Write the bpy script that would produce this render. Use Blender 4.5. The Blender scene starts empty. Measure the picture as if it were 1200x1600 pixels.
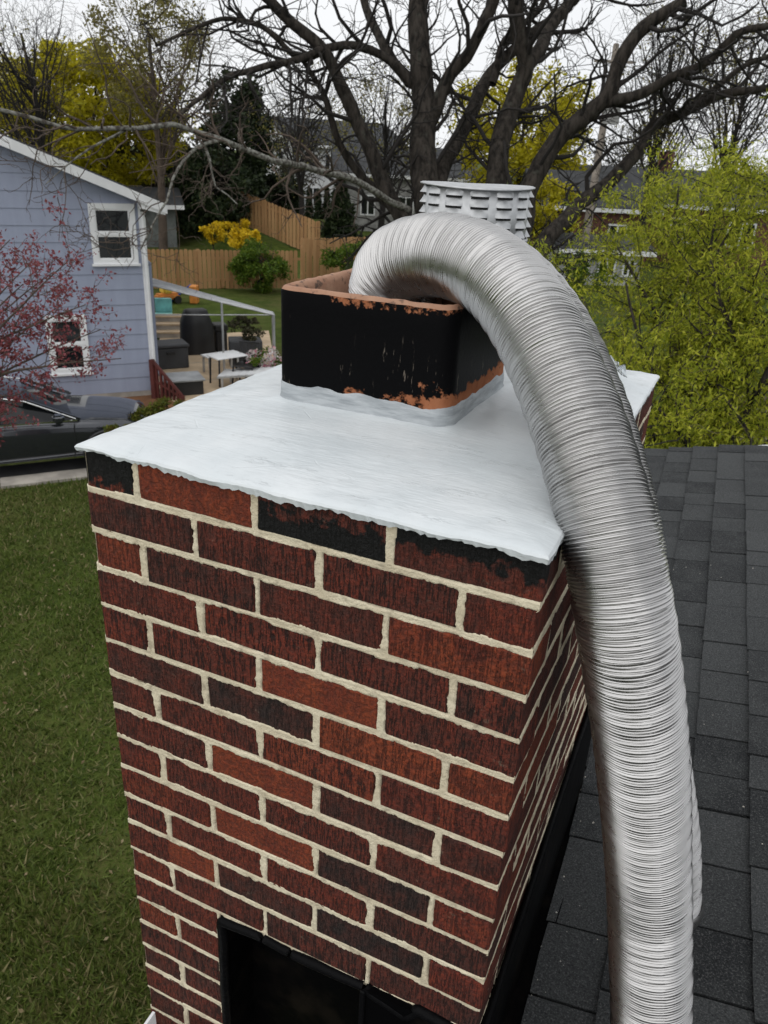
import bpy, bmesh, math, random
import numpy as np
from mathutils import Vector, Matrix

random.seed(7); rng = np.random.default_rng(7)
S = bpy.context.scene; COL = S.collection

# ------------------------------------------------------------------ camera
CAM = np.array((0.152, -0.818, 0.419))
RGT = np.array((0.906, 0.422, 0.045)); DWN = np.array((0.213, -0.361, -0.908)); FWD = np.array((-0.367, 0.832, -0.417))
FWD /= np.linalg.norm(FWD); RGT -= FWD*RGT.dot(FWD); RGT /= np.linalg.norm(RGT); DWN = np.cross(FWD, RGT)
FPX = 1230.0                                   # focal length in pixels of a 1200 x 1600 picture
cam = bpy.data.cameras.new('camera'); camo = bpy.data.objects.new('camera', cam); COL.objects.link(camo)
m = Matrix.Identity(4)
for i in range(3):
    m[i][0] = RGT[i]; m[i][1] = -DWN[i]; m[i][2] = -FWD[i]; m[i][3] = CAM[i]
camo.matrix_world = m
cam.sensor_fit = 'VERTICAL'; cam.sensor_height = 36; cam.lens = FPX/1600*36
cam.clip_start = 0.02; cam.clip_end = 2000
cam.dof.use_dof = True; cam.dof.focus_distance = 1.1; cam.dof.aperture_fstop = 15
S.camera = camo
S.view_settings.view_transform = 'Standard'; S.view_settings.look = 'None'
S.view_settings.exposure = 0.0; S.view_settings.gamma = 1.0; S.view_settings.use_curve_mapping = False
# ------------------------------------------------------------------ overcast sky
SUN_EL, SUN_AZ = math.radians(48), math.radians(200)       # azimuth clockwise from +Y
wd = bpy.data.worlds.new('World'); S.world = wd; wd.use_nodes = True
nt = wd.node_tree; nt.nodes.clear()
out = nt.nodes.new('ShaderNodeOutputWorld'); bg = nt.nodes.new('ShaderNodeBackground')
sky = nt.nodes.new('ShaderNodeTexSky'); sky.sky_type = 'NISHITA'; sky.sun_disc = False
sky.sun_elevation = SUN_EL; sky.sun_rotation = SUN_AZ
hs = nt.nodes.new('ShaderNodeHueSaturation'); hs.inputs['Saturation'].default_value = 0.25
tc = nt.nodes.new('ShaderNodeTexCoord'); nz = nt.nodes.new('ShaderNodeTexNoise'); nz.inputs['Scale'].default_value = 2.2; nz.inputs['Detail'].default_value = 5
cr = nt.nodes.new('ShaderNodeValToRGB'); cr.color_ramp.elements[0].position = .3; cr.color_ramp.elements[1].position = .75
cr.color_ramp.elements[0].color = (9.3, 9.5, 9.8, 1); cr.color_ramp.elements[1].color = (10.6, 10.7, 10.8, 1)
mx = nt.nodes.new('ShaderNodeMix'); mx.data_type = 'RGBA'; mx.inputs[0].default_value = 0.92
nt.links.new(tc.outputs['Generated'], nz.inputs['Vector']); nt.links.new(nz.outputs['Fac'], cr.inputs['Fac'])
nt.links.new(sky.outputs[0], hs.inputs['Color']); nt.links.new(hs.outputs[0], mx.inputs[6]); nt.links.new(cr.outputs[0], mx.inputs[7])
nt.links.new(mx.outputs[2], bg.inputs['Color']); bg.inputs['Strength'].default_value = 0.1
nt.links.new(bg.outputs[0], out.inputs['Surface'])
sl = bpy.data.lights.new('sun', 'SUN'); sl.energy = 1.2; sl.angle = math.radians(110); sl.color = (1, .97, .93)
so = bpy.data.objects.new('sun', sl); COL.objects.link(so)
sd = Vector((math.sin(SUN_AZ)*math.cos(SUN_EL), math.cos(SUN_AZ)*math.cos(SUN_EL), math.sin(SUN_EL)))
so.rotation_euler = sd.to_track_quat('Z', 'Y').to_euler(); so.location = sd*40

GZ = -4.6                                      # the yards below, the chimney top is z = 0
def ray(px, py): return FWD + RGT*((px-600)/FPX) + DWN*((py-800)/FPX)
def at(px, py, d): return CAM + ray(px, py)*d              # survey point: sight line at a measured distance
def G(px, py, z=GZ):
    r = ray(px, py); return CAM + r*((z-CAM[2])/r[2])
def pxw(px_width, d): return px_width*d/FPX

# ------------------------------------------------------------------ helpers
def link(name, me, mat, parent=None, loc=None, rot=None, kind=None):
    o = bpy.data.objects.new(name, me); COL.objects.link(o)
    if mat and me is not None and not me.materials: me.materials.append(mat)
    if parent is not None: o.parent = parent
    if loc is not None: o.location = loc
    if rot is not None: o.rotation_euler = rot
    if kind: o['kind'] = kind
    return o
def npmesh(name, V, F, smooth=False):
    V = np.asarray(V, float); F = np.asarray(F, np.int32)
    me = bpy.data.meshes.new(name); n, k = F.shape
    me.vertices.add(len(V)); me.vertices.foreach_set('co', V.astype(np.float32).ravel())
    me.loops.add(n*k); me.loops.foreach_set('vertex_index', F.ravel())
    me.polygons.add(n); me.polygons.foreach_set('loop_start', np.arange(0, n*k, k, dtype=np.int32))
    if smooth: me.polygons.foreach_set('use_smooth', np.ones(n, bool))
    me.update(calc_edges=True); me.validate(); return me
def empty(name, loc, label, cat, group=None, rz=0):
    o = bpy.data.objects.new(name, None); COL.objects.link(o); o.location = loc; o.rotation_euler = (0, 0, rz)
    o.empty_display_size = .05
    return tag(o, label, cat, group)
def tag(o, label, cat, group=None):
    o['label'] = label; o['category'] = cat
    if group: o['group'] = group
    return o
class MB:
    def __init__(s): s.v = []; s.f = []
    def add(s, V, F):
        n = len(s.v); s.v += [tuple(map(float, p)) for p in V]; s.f += [tuple(i+n for i in f) for f in F]; return s
    def box(s, a, b, bev=0):
        (x0, y0, z0), (x1, y1, z1) = a, b
        s.add([(x0,y0,z0),(x1,y0,z0),(x1,y1,z0),(x0,y1,z0),(x0,y0,z1),(x1,y0,z1),(x1,y1,z1),(x0,y1,z1)],
              [(0,3,2,1),(4,5,6,7),(0,1,5,4),(1,2,6,5),(2,3,7,6),(3,0,4,7)]); return s
    def bar(s, p, q, w, h=None, up=(0,0,1)):
        p = Vector(p); q = Vector(q); d = (q-p).normalized(); u = Vector(up)
        if abs(d.dot(u)) > .98: u = Vector((1,0,0))
        a = d.cross(u).normalized()*(w/2); b = a.cross(d).normalized()*((h or w)/2)
        V = [p-a-b, p+a-b, p+a+b, p-a+b, q-a-b, q+a-b, q+a+b, q-a+b]
        return s.add(V, [(0,1,2,3)[::-1],(4,5,6,7),(0,1,5,4),(1,2,6,5),(2,3,7,6),(3,0,4,7)])
    def rod(s, p, q, r, n=8, r2=None):
        p = Vector(p); q = Vector(q); d = (q-p).normalized(); u = Vector((0,0,1)) if abs(d.z) < .9 else Vector((1,0,0))
        a = d.cross(u).normalized(); b = a.cross(d); r2 = r if r2 is None else r2
        V = [p+(a*math.cos(t)+b*math.sin(t))*r for t in [2*math.pi*i/n for i in range(n)]] + [q+(a*math.cos(t)+b*math.sin(t))*r2 for t in [2*math.pi*i/n for i in range(n)]]
        return s.add(V, [(i, (i+1)%n, n+(i+1)%n, n+i) for i in range(n)] + [tuple(range(n))[::-1], tuple(range(n, 2*n))])
    def prism(s, poly, axis_vec):
        n = len(poly); a = Vector(axis_vec)
        V = [Vector(p) for p in poly]; V += [p+a for p in V]
        return s.add(V, [tuple(range(n))[::-1], tuple(range(n, 2*n))] + [(i, (i+1)%n, n+(i+1)%n, n+i) for i in range(n)])
    def build(s, name, mat, parent=None, loc=None, bevel=0, smooth=False, kind=None, seg=1):
        me = bpy.data.meshes.new(name); me.from_pydata(s.v, [], s.f)
        bm = bmesh.new(); bm.from_mesh(me); bmesh.ops.recalc_face_normals(bm, faces=bm.faces)
        if bevel: bmesh.ops.bevel(bm, geom=bm.edges, offset=bevel, segments=seg, affect='EDGES', clamp_overlap=True)
        if smooth:
            for f in bm.faces: f.smooth = True
        bm.to_mesh(me); bm.free(); return link(name, me, mat, parent, loc, kind=kind)
# value noise, vectorised
_T = rng.random((256, 256))
def vnoise(x, y):
    x = np.asarray(x, float); y = np.asarray(y, float); xi = np.floor(x).astype(int); yi = np.floor(y).astype(int)
    fx = x-xi; fy = y-yi; fx = fx*fx*(3-2*fx); fy = fy*fy*(3-2*fy)
    a = _T[xi&255, yi&255]; b = _T[(xi+1)&255, yi&255]; c = _T[xi&255, (yi+1)&255]; d = _T[(xi+1)&255, (yi+1)&255]
    return (a*(1-fx)+b*fx)*(1-fy)+(c*(1-fx)+d*fx)*fy
def fbm(x, y, o=4):
    t = 0; a = .5; s = 0
    for i in range(o): t = t+a*vnoise(x*2**i+17*i, y*2**i+31*i); s += a; a *= .5
    return t/s
def sstep(a, b, x): t = np.clip((x-a)/(b-a), 0, 1); return t*t*(3-2*t)
def gridmesh(name, P, smooth=True, closed=False):
    r, c = P.shape[:2]; i = np.arange(r-1)[:, None]; j = np.arange(c if closed else c-1)[None, :]
    j2 = (j+1) % c
    F = np.stack([i*c+j, i*c+j2, (i+1)*c+j2, (i+1)*c+j], -1).reshape(-1, 4)
    return npmesh(name, P.reshape(-1, 3), F, smooth)
def tubes(name, L, mat, parent=None, smooth=True):
    """L: list of (points (n,3), radii (n,), sides) joined as one branching mesh"""
    VV = []; FF = []; off = 0
    for pts, rad, k in L:
        pts = np.asarray(pts, float); n = len(pts); rad = np.asarray(rad, float)
        t = np.gradient(pts, axis=0); t /= np.linalg.norm(t, axis=1)[:, None]+1e-9
        ref = np.array((0, 0, 1.)) if abs(t[0][2]) < .8 else np.array((1., 0, 0))
        a = np.cross(t, ref); a /= np.linalg.norm(a, axis=1)[:, None]+1e-9; b = np.cross(t, a)
        th = np.arange(k)*2*math.pi/k
        V = pts[:, None, :]+rad[:, None, None]*(a[:, None, :]*np.cos(th)[None, :, None]+b[:, None, :]*np.sin(th)[None, :, None])
        i = np.arange(n-1)[:, None]; j = np.arange(k)[None, :]; j2 = (j+1) % k
        FF.append(off+np.stack([i*k+j, i*k+j2, (i+1)*k+j2, (i+1)*k+j], -1).reshape(-1, 4)); VV.append(V.reshape(-1, 3)); off += n*k
    return link(name, npmesh(name, np.concatenate(VV), np.concatenate(FF), smooth), mat, parent)
def leaves(name, C, size, mat, parent=None, aspect=.5, droop=0.0, kind=None, curl=.25, face=None):
    """one folded diamond leaf per row of C"""
    n = len(C); d = rng.normal(size=(n, 3)); d[:, 2] -= droop*1.5
    d /= np.linalg.norm(d, axis=1)[:, None]; q = rng.normal(size=(n, 3)); w = np.cross(d, q); w /= np.linalg.norm(w, axis=1)[:, None]; nn = np.cross(w, d)
    s = (np.asarray(size)*(.6+.8*rng.random(n)))[:, None]
    V = np.stack([C, C+d*s*.5+w*s*aspect*.5+nn*s*curl*.3, C+d*s, C+d*s*.5-w*s*aspect*.5+nn*s*curl*.3], 1).reshape(-1, 3)
    i = np.arange(n)[:, None]*4; F = np.concatenate([i+np.array([[0, 1, 2]]), i+np.array([[0, 2, 3]])], 0)
    return link(name, npmesh(name, V, F), mat, parent, kind=kind)

# ------------------------------------------------------------------ materials
class N:
    def __init__(s, name, rough=.8, metal=0., spec=.5):
        s.m = bpy.data.materials.new(name); s.m.use_nodes = True; s.t = s.m.node_tree; s.b = s.t.nodes['Principled BSDF']
        s.set('Roughness', rough); s.set('Metallic', metal); s.set('Specular IOR Level', spec); s._pos = None
    def set(s, k, v):
        if hasattr(v, 'is_output'): s.t.links.new(v, s.b.inputs[k])
        else: s.b.inputs[k].default_value = (*v, 1) if isinstance(v, tuple) and len(v) == 3 else v
        return s
    def n(s, t, **kw):
        x = s.t.nodes.new(t)
        for k, v in kw.items(): setattr(x, k, v)
        return x
    def plug(s, sock, v):
        if hasattr(v, 'is_output'): s.t.links.new(v, sock)
        elif isinstance(v, tuple) and len(v) == 3 and sock.type == 'RGBA': sock.default_value = (*v, 1)
        else: sock.default_value = v
    def pos(s):
        if not s._pos: s._pos = s.n('ShaderNodeNewGeometry')
        return s._pos.outputs['Position']
    def island(s): s.pos(); return s._pos.outputs['Random Per Island']
    def obj(s): return s.n('ShaderNodeTexCoord').outputs['Object']
    def rand(s): return s.n('ShaderNodeObjectInfo').outputs['Random']
    def ocol(s):
        x = s.n('ShaderNodeSeparateColor'); s.t.links.new(s.n('ShaderNodeObjectInfo').outputs['Color'], x.inputs[0]); return x.outputs
    def xyz(s, v):
        x = s.n('ShaderNodeSeparateXYZ'); s.t.links.new(v, x.inputs[0]); return x.outputs
    def scale(s, v, sc):
        x = s.n('ShaderNodeVectorMath', operation='MULTIPLY'); s.t.links.new(v, x.inputs[0]); x.inputs[1].default_value = sc; return x.outputs[0]
    def noise(s, sc, det=4, v=None, rough=.55):
        x = s.n('ShaderNodeTexNoise'); x.inputs['Scale'].default_value = sc; x.inputs['Detail'].default_value = det; x.inputs['Roughness'].default_value = rough
        s.t.links.new(v if v is not None else s.pos(), x.inputs['Vector']); return x.outputs['Fac']
    def vor(s, sc, v=None, feat='F1'):
        x = s.n('ShaderNodeTexVoronoi'); x.feature = feat; x.inputs['Scale'].default_value = sc; s.t.links.new(v if v is not None else s.pos(), x.inputs['Vector']); return x.outputs['Distance']
    def math(s, op, a, b=0., c=None):
        x = s.n('ShaderNodeMath', operation=op); s.plug(x.inputs[0], a); s.plug(x.inputs[1], b)
        if c is not None: s.plug(x.inputs[2], c)
        return x.outputs[0]
    def step(s, x, a, b):
        r = s.n('ShaderNodeMapRange', interpolation_type='SMOOTHSTEP'); s.plug(r.inputs[0], x); r.inputs[1].default_value = a; r.inputs[2].default_value = b; return r.outputs[0]
    def mix(s, f, a, b):
        x = s.n('ShaderNodeMix', data_type='RGBA'); s.plug(x.inputs[0], f); s.plug(x.inputs[6], a); s.plug(x.inputs[7], b); return x.outputs[2]
    def ramp(s, f, *st):
        x = s.n('ShaderNodeValToRGB'); e = x.color_ramp.elements
        for i, (p, c) in enumerate(st):
            el = e[i] if i < 2 else e.new(p)
            el.position = p; el.color = (*c, 1)
        s.t.links.new(f, x.inputs[0]); return x.outputs[0]
    def bump(s, h, st=.4, dist=.01, prev=None):
        x = s.n('ShaderNodeBump'); x.inputs['Strength'].default_value = st; x.inputs['Distance'].default_value = dist; s.t.links.new(h, x.inputs['Height'])
        if prev is not None: s.t.links.new(prev, x.inputs['Normal'])
        s.t.links.new(x.outputs[0], s.b.inputs['Normal']); return x.outputs[0]

def simple(name, col, rough=.8, metal=0., var=.25, sc=3., bump=0, bsc=40., bd=.003):
    k = N(name, rough, metal); f = k.noise(sc, 5)
    lo = tuple(c*(1-var) for c in col); hi = tuple(min(1, c*(1+var)) for c in col)
    k.set('Base Color', k.mix(k.step(f, .3, .7), lo, hi))
    if bump: k.bump(k.noise(bsc, 4), bump, bd)
    return k.m
def leafmat(name, *cols, trans=.35, rough=.6):
    k = N(name, rough, spec=.25); st = [(i/(max(1, len(cols)-1)), c) for i, c in enumerate(cols)]
    c = k.ramp(k.island(), *st); k.set('Base Color', c)
    t = k.n('ShaderNodeBsdfTranslucent'); k.t.links.new(c, t.inputs[0]); mxs = k.n('ShaderNodeMixShader'); mxs.inputs[0].default_value = trans
    k.t.links.new(k.b.outputs[0], mxs.inputs[1]); k.t.links.new(t.outputs[0], mxs.inputs[2])
    k.t.links.new(mxs.outputs[0], k.t.nodes['Material Output'].inputs[0]); return k.m

def brick_mat(name, tar=None):
    k = N(name, .85, spec=.3); tone = k.ocol()
    P = k.pos(); streak = k.noise(1.0, 4, k.scale(P, (330, 330, 34)), .72); blot = k.noise(30, 5); grain = k.noise(420, 3)
    patch = k.noise(17, 3, k.scale(P, (1, 1, .45)), .7)
    f = k.math('ADD', k.math('MULTIPLY', blot, .55), k.math('MULTIPLY', patch, .75)); f = k.math('ADD', f, k.math('MULTIPLY', tone[0], .75)); f = k.math('SUBTRACT', f, .5)
    base = k.ramp(f, (.12, (.030, .019, .017)), (.32, (.078, .024, .017)), (.58, (.155, .029, .016)), (.92, (.25, .052, .02)))
    groove = k.math('MULTIPLY', k.math('MULTIPLY', k.step(streak, .49, .42), k.step(k.noise(55, 4), .30, .48)), k.math('SUBTRACT', 1., tone[1]))
    base = k.mix(k.math('MULTIPLY', k.math('MULTIPLY', groove, k.math('ADD', .25, k.math('MULTIPLY', k.rand(), .75))), .9), base, (.009, .0065, .006))
    base = k.mix(k.math('MULTIPLY', k.step(k.noise(150, 5), .56, .44), .40), base, (.030, .018, .015))
    base = k.mix(k.math('MULTIPLY', k.step(grain, .70, .76), .35), base, (.30, .20, .14))
    base = k.mix(k.math('MULTIPLY', k.step(k.noise(55, 4), .66, .78), .14), base, (.26, .17, .12))
    base = k.mix(k.math('MULTIPLY', k.step(k.noise(26, 6, None, .7), .62, .70), .28), base, (.36, .30, .22))
    if tar:
        z = k.xyz(k.obj())[2]; wob = k.math('MULTIPLY', k.math('SUBTRACT', k.noise(38, 5), .5), .10)
        zz = k.math('ADD', z, wob)
        msk = {'full': k.step(zz, -.026, -.018), 'low': k.step(zz, .008, .002), 'up': k.step(zz, .0, .008)}[tar]
        base = k.mix(msk, base, (.0045, .0045, .0045)); k.set('Roughness', k.math('SUBTRACT', .85, k.math('MULTIPLY', msk, .1)))
    k.set('Base Color', base)
    h = k.math('ADD', k.math('MULTIPLY', groove, -1.), k.math('MULTIPLY', grain, .35)); h = k.math('ADD', h, k.math('MULTIPLY', k.noise(150, 5), 1.3))
    k.bump(h, 1.0, .0048); return k.m
M_BRICK = brick_mat('brick_scored_red'); M_BR_T = {t: brick_mat('brick_tarred_'+t, t) for t in ('full', 'low', 'up')}
k = N('mortar_cream', .95, spec=.2); f = k.noise(22, 6); g_ = k.noise(300, 4)
k.set('Base Color', k.mix(k.step(k.noise(45, 6), .50, .78), k.mix(k.step(f, .3, .7), (.58, .505, .365), (.72, .65, .49)), (.34, .29, .21)))
k.bump(k.math('ADD', g_, k.math('MULTIPLY', k.noise(80, 4), 1.5)), .7, .003); M_MORTAR = k.m
k = N('white_crown_coating', .36, spec=.45); P = k.pos(); st = k.noise(1, 5, k.scale(P, (22, 60, 40)), .6)
k.set('Base Color', k.mix(k.math('MULTIPLY', k.step(k.noise(38, 6, None, .7), .60, .74), .35), k.mix(k.step(k.noise(7, 5), .35, .75), (.56, .60, .62), (.64, .67, .685)), (.36, .37, .36)))
crack = k.math('MULTIPLY', k.step(k.vor(5, k.scale(k.pos(), (1, 1.6, 1)), 'DISTANCE_TO_EDGE'), .010, .0), k.step(k.noise(6, 2), .56, .62))
b1 = k.bump(k.noise(1, 4, k.scale(P, (9, 40, 20)), .6), .45, .006); b2 = k.bump(k.noise(14, 5), .25, .006, b1); b3 = k.bump(k.step(k.noise(1, 6, k.scale(P, (6, 30, 20)), .75), .60, .66), .45, .0025, b2); k.bump(k.math('MULTIPLY', crack, -1.), .35, .002, b3); M_CROWN = k.m
k = N('grey_sealant', .5); st = k.noise(1, 5, k.scale(k.pos(), (18, 18, 120)), .6)
k.set('Base Color', k.mix(k.step(st, .35, .7), (.27, .295, .315), (.42, .45, .47))); k.bump(st, .6, .004); M_SEAL = k.m
# black coated clay flue tile, worn through to terracotta
k = N('coated_flue_tile', .55, spec=.035); P = k.pos(); x, y, z = k.xyz(P)[0], k.xyz(P)[1], k.xyz(P)[2]
n1 = k.noise(32, 6, None, .65); n2 = k.noise(9, 3); scr = k.noise(1, 4, k.scale(P, (160, 160, 24)), .7)
low = k.math('MULTIPLY', k.step(z, .084, .062), k.step(x, -.50, -.42))                                        # worn band at the foot
right = k.step(x, -.40, -.27); rlow = k.math('MULTIPLY', k.step(z, .118, .075), k.step(x, -.345, -.285))
topb = k.math('MULTIPLY', k.step(z, .184, .200), k.step(x, -.50, -.44))
w = k.math('ADD', k.math('MULTIPLY', low, .27), k.math('MULTIPLY', rlow, .22)); w = k.math('ADD', w, k.math('MULTIPLY', topb, .29))
w = k.math('ADD', w, k.math('MULTIPLY', k.math('SUBTRACT', n1, .5), .95)); w = k.math('ADD', w, k.math('MULTIPLY', k.math('SUBTRACT', n2, .5), .3))
w = k.math('ADD', w, k.math('MULTIPLY', k.math('SUBTRACT', k.noise(150, 4), .5), .22)); wear = k.step(w, .28, .37); fl = k.math('MULTIPLY', k.step(scr, .62, .70), k.step(k.math('ADD', n2, k.math('MULTIPLY', k.step(z, .15, .09), .12)), .48, .6))
terra = k.mix(k.noise(45, 4), (.20, .062, .024), (.40, .17, .09))
blk = k.mix(k.math('MULTIPLY', fl, .6), (.0035, .0035, .004), (.2, .17, .14))
k.set('Base Color', k.mix(wear, blk, terra)); k.set('Roughness', k.math('ADD', .5, k.math('MULTIPLY', wear, .4)))
k.bump(k.math('ADD', k.math('MULTIPLY', wear, -1.), k.math('MULTIPLY', k.noise(140, 4), .5)), .5, .0018); M_FLUE = k.m
k = N('bare_terracotta', .9); k.set('Base Color', k.mix(k.math('MULTIPLY', k.step(k.noise(48, 6), .54, .66), .8), k.mix(k.noise(30, 6), (.24, .105, .06), (.44, .27, .18)), (.035, .026, .022))); k.bump(k.noise(90, 5), .6, .003); M_TERRA = k.m
k = N('aluminium_hose', .27, 1.0); f = k.noise(18, 4)
k.set('Base Color', k.mix(f, (.42, .415, .412), (.56, .553, .548))); k.set('Roughness', k.math('ADD', .20, k.math('MULTIPLY', k.noise(60, 3), .18))); M_ALU = k.m
k = N('galvanised_sheet', .5, .85); v = k.vor(90); k.set('Base Color', k.mix(v, (.40, .41, .42), (.52, .53, .54))); k.bump(k.noise(30, 3), .15, .003); M_GALV = k.m
k = N('black_tar', .45, spec=.05); k.set('Base Color', (.004, .004, .0045)); k.bump(k.noise(45, 5), .6, .006); M_TAR = k.m
k = N('black_flashing_sheet', .4, spec=.03); k.set('Base Color', k.mix(k.step(k.noise(9, 4), .5, .75), (.0022, .0022, .0025), (.010, .008, .0065))); k.bump(k.noise(12, 3), .3, .01); M_FLASH = k.m
k = N('charcoal_shingle', .95, spec=.15); r = k.rand(); gr = k.noise(240, 4, None, .8); P = k.pos()
c = k.mix(r, (.022, .024, .026), (.066, .070, .072)); c = k.mix(k.math('MULTIPLY', k.step(k.noise(7, 5), .4, .7), .55), c, (.062, .066, .067)); c = k.mix(k.math('MULTIPLY', k.step(gr, .52, .66), .75), c, (.16, .16, .16)); c = k.mix(k.math('MULTIPLY', k.step(gr, .48, .34), .75), c, (.008, .008, .008))
k.set('Base Color', c); k.bump(gr, 1., .005); M_SHING = k.m
k = N('clear_plastic', .12, spec=.5); k.set('Base Color', (.9, .93, .95)); k.set('Transmission Weight', .95); k.set('IOR', 1.15); M_PLAST = k.m
M_WHITE = simple('white_paint', (.74, .75, .76), .5, var=.06)
M_CRUMB = simple('pale_crumbs', (.5, .47, .42), .9)
# yard
k = N('lawn', 1., spec=.1); P = k.pos(); big = k.noise(.35, 4); mid = k.noise(2.5, 5); fin = k.noise(40, 4)
c = k.mix(k.step(mid, .35, .68), (.044, .066, .011), (.080, .116, .020)); c = k.mix(k.math('MULTIPLY', k.step(k.math('ADD', k.math('ADD', k.math('MULTIPLY', big, .6), k.math('MULTIPLY', mid, .5)), k.math('MULTIPLY', fin, .5)), .74, .98), .8), c, (.085, .075, .03)); c = k.mix(k.math('MULTIPLY', k.step(fin, .5, .3), .6), c, (.012, .022, .005))
k.set('Base Color', c); k.bump(fin, .8, .03); M_LAWN = k.m
M_BLADE = leafmat('grass_blades', (.036, .054, .009), (.070, .100, .016), (.112, .150, .026), (.09, .112, .024), (.25, .21, .10), trans=.2)
M_ASPH = simple('asphalt_drive', (.05, .05, .052), .95, bump=.5, bsc=120)
M_CONC = simple('concrete', (.36, .33, .29), .9, bump=.3, bsc=60)
M_PATIO = simple('patio_slab', (.50, .38, .25), .9, var=.15, bump=.3, bsc=60)
k = N('blue_grey_siding', .6, spec=.3); P = k.pos(); f = k.noise(1, 4, k.scale(P, (7, 7, 1.2)))
k.set('Base Color', k.mix(f, (.255, .285, .375), (.33, .365, .47))); k.bump(k.noise(1, 4, k.scale(P, (60, 60, 6))), .25, .004); M_SIDING = k.m
M_GLASS = N('window_glass', .06, spec=.6); M_GLASS.set('Base Color', (.012, .014, .016)); M_GLASS = M_GLASS.m
M_ROOFD = simple('dark_far_roof', (.038, .040, .043), .95, var=.3, sc=2)
k = N('bark', .95, spec=.15); P = k.pos(); f = k.noise(1, 6, k.scale(P, (9, 9, 2.2)), .65); li = k.noise(5, 5)
c = k.mix(k.step(f, .3, .7), (.009, .008, .007), (.055, .047, .040)); c = k.mix(k.math('MULTIPLY', k.step(li, .58, .72), .4), c, (.075, .08, .065)); k.set('Base Color', c); k.bump(f, 1., .04); M_BARK = k.m
k = N('lichen_bark', .95, spec=.15); P = k.pos(); f = k.noise(14, 5)
k.set('Base Color', k.mix(k.step(f, .35, .65), (.06, .052, .045), (.24, .24, .215))); k.bump(f, .8, .02); M_LICH = k.m
M_TWIG = simple('twigs', (.013, .0105, .009), .95); M_TWIGB = simple('brown_twigs', (.075, .055, .042), .95)
M_L_SPRING = leafmat('spring_leaves', (.10, .13, .010), (.27, .31, .02), (.50, .50, .05), (.22, .27, .02), trans=.45)
M_L_GOLD = leafmat('gold_green_leaves', (.27, .25, .010), (.43, .38, .016), (.56, .49, .026), (.33, .32, .018), trans=.55)
M_L_OLIVE = leafmat('olive_bud_leaves', (.12, .11, .03), (.17, .155, .04), (.2, .17, .07))
M_L_DARK = leafmat('evergreen_needles', (.010, .020, .007), (.020, .034, .011), (.034, .048, .016), trans=.1)
M_L_MID = leafmat('shrub_leaves', (.045, .09, .008), (.085, .145, .012), (.14, .19, .02))
M_L_HEDGE = leafmat('hedge_leaves', (.05, .075, .010), (.10, .12, .015), (.16, .17, .02), (.12, .07, .03))
M_L_BROWN = leafmat('thicket_leaves', (.05, .045, .03), (.075, .07, .035), (.09, .085, .05), (.06, .07, .03))
M_L_YEL = leafmat('forsythia_petals', (.45, .30, .008), (.62, .43, .012), (.7, .5, .02), trans=.2)
M_L_RED = leafmat('red_buds', (.13, .028, .034), (.22, .05, .06), (.30, .09, .10), (.16, .06, .05), trans=.3)
M_L_PINK = leafmat('pink_white_petals', (.6, .58, .56), (.7, .68, .66), (.55, .12, .2), trans=.2)
k = N('cedar_boards', .9, spec=.2); P = k.pos(); f = k.noise(1, 4, k.scale(P, (9, 9, 1.5)))
c = k.mix(f, (.33, .18, .08), (.55, .34, .17)); k.set('Base Color', k.mix(k.math('MULTIPLY', k.rand(), .6), c, (.28, .145, .062))); M_CEDAR = k.m
M_POLE = simple('weathered_pole', (.19, .165, .14), .95, var=.3, bump=.5)
M_GREY = simple('grey_metal', (.30, .31, .32), .5, .4); M_STEEL = simple('galvanised_tube', (.42, .43, .44), .45, .6)
M_BLACK = simple('black_plastic', (.012, .012, .013), .5); M_CHAR = simple('charcoal_resin', (.035, .037, .041), .6)
M_REDW = simple('red_stained_wood', (.09, .018, .014), .7); M_BRICKF = simple('far_brick', (.12, .052, .038), .9, var=.35, sc=6)
M_GRHOUSE = simple('grey_siding', (.28, .28, .275), .8); M_WHHOUSE = simple('white_siding', (.62, .63, .64), .8, var=.08)
M_SHED = simple('shed_green_grey', (.12, .13, .125), .8)
k = N('car_paint', .16, .55, spec=.6); k.set('Base Color', (.035, .038, .047)); k.set('Coat Weight', 1.0); M_CAR = k.m
M_CHROME = N('chrome', .12, 1.); M_CHROME.set('Base Color', (.8, .8, .8)); M_CHROME = M_CHROME.m
M_TYRE = simple('tyre', (.012, .012, .012), .9); M_RIM = simple('alloy_rim', (.5, .5, .5), .3, .9)

# ================================================================== STRUCTURE: ground, drive, patio
g = MB(); g.add([(-420, -60, GZ), (420, -60, GZ), (420, 700, GZ), (-420, 700, GZ)], [(0, 1, 2, 3)]); g.build('ground', M_LAWN, kind='structure')
ch = np.array((.64, .768, 0)); cs = np.array((.768, -.64, 0))      # driveway along / towards us
c0 = G(0, 747)
def quadstrip(name, pts, z, mat, th=.02):
    b = MB(); b.prism([(p[0], p[1], z-th) for p in pts], (0, 0, th)); return b.build(name, mat, kind='structure')
quadstrip('driveway', [c0+cs*.10-ch*9, c0+cs*.10+ch*3.6, c0-cs*2.6+ch*3.6, c0-cs*2.6-ch*9], GZ+.016, M_ASPH)
kerb = bpy.data.objects.new('driveway_kerb', None); COL.objects.link(kerb); kerb['kind'] = 'structure'
for i in range(7):
    a = c0+cs*.12+ch*(-6.6+i*1.32); b = a+ch*1.305
    MB().prism([(*(p[:2]), GZ-.02) for p in (a, b, b+cs*.36, a+cs*.36)], (0, 0, .075)).build('kerb_slab', M_CONC, kerb, bevel=.008)
pp = [G(236, 628), G(440, 628), G(420, 518), G(250, 528)]
quadstrip('patio', pp, GZ+.03, M_PATIO, .05)
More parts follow.
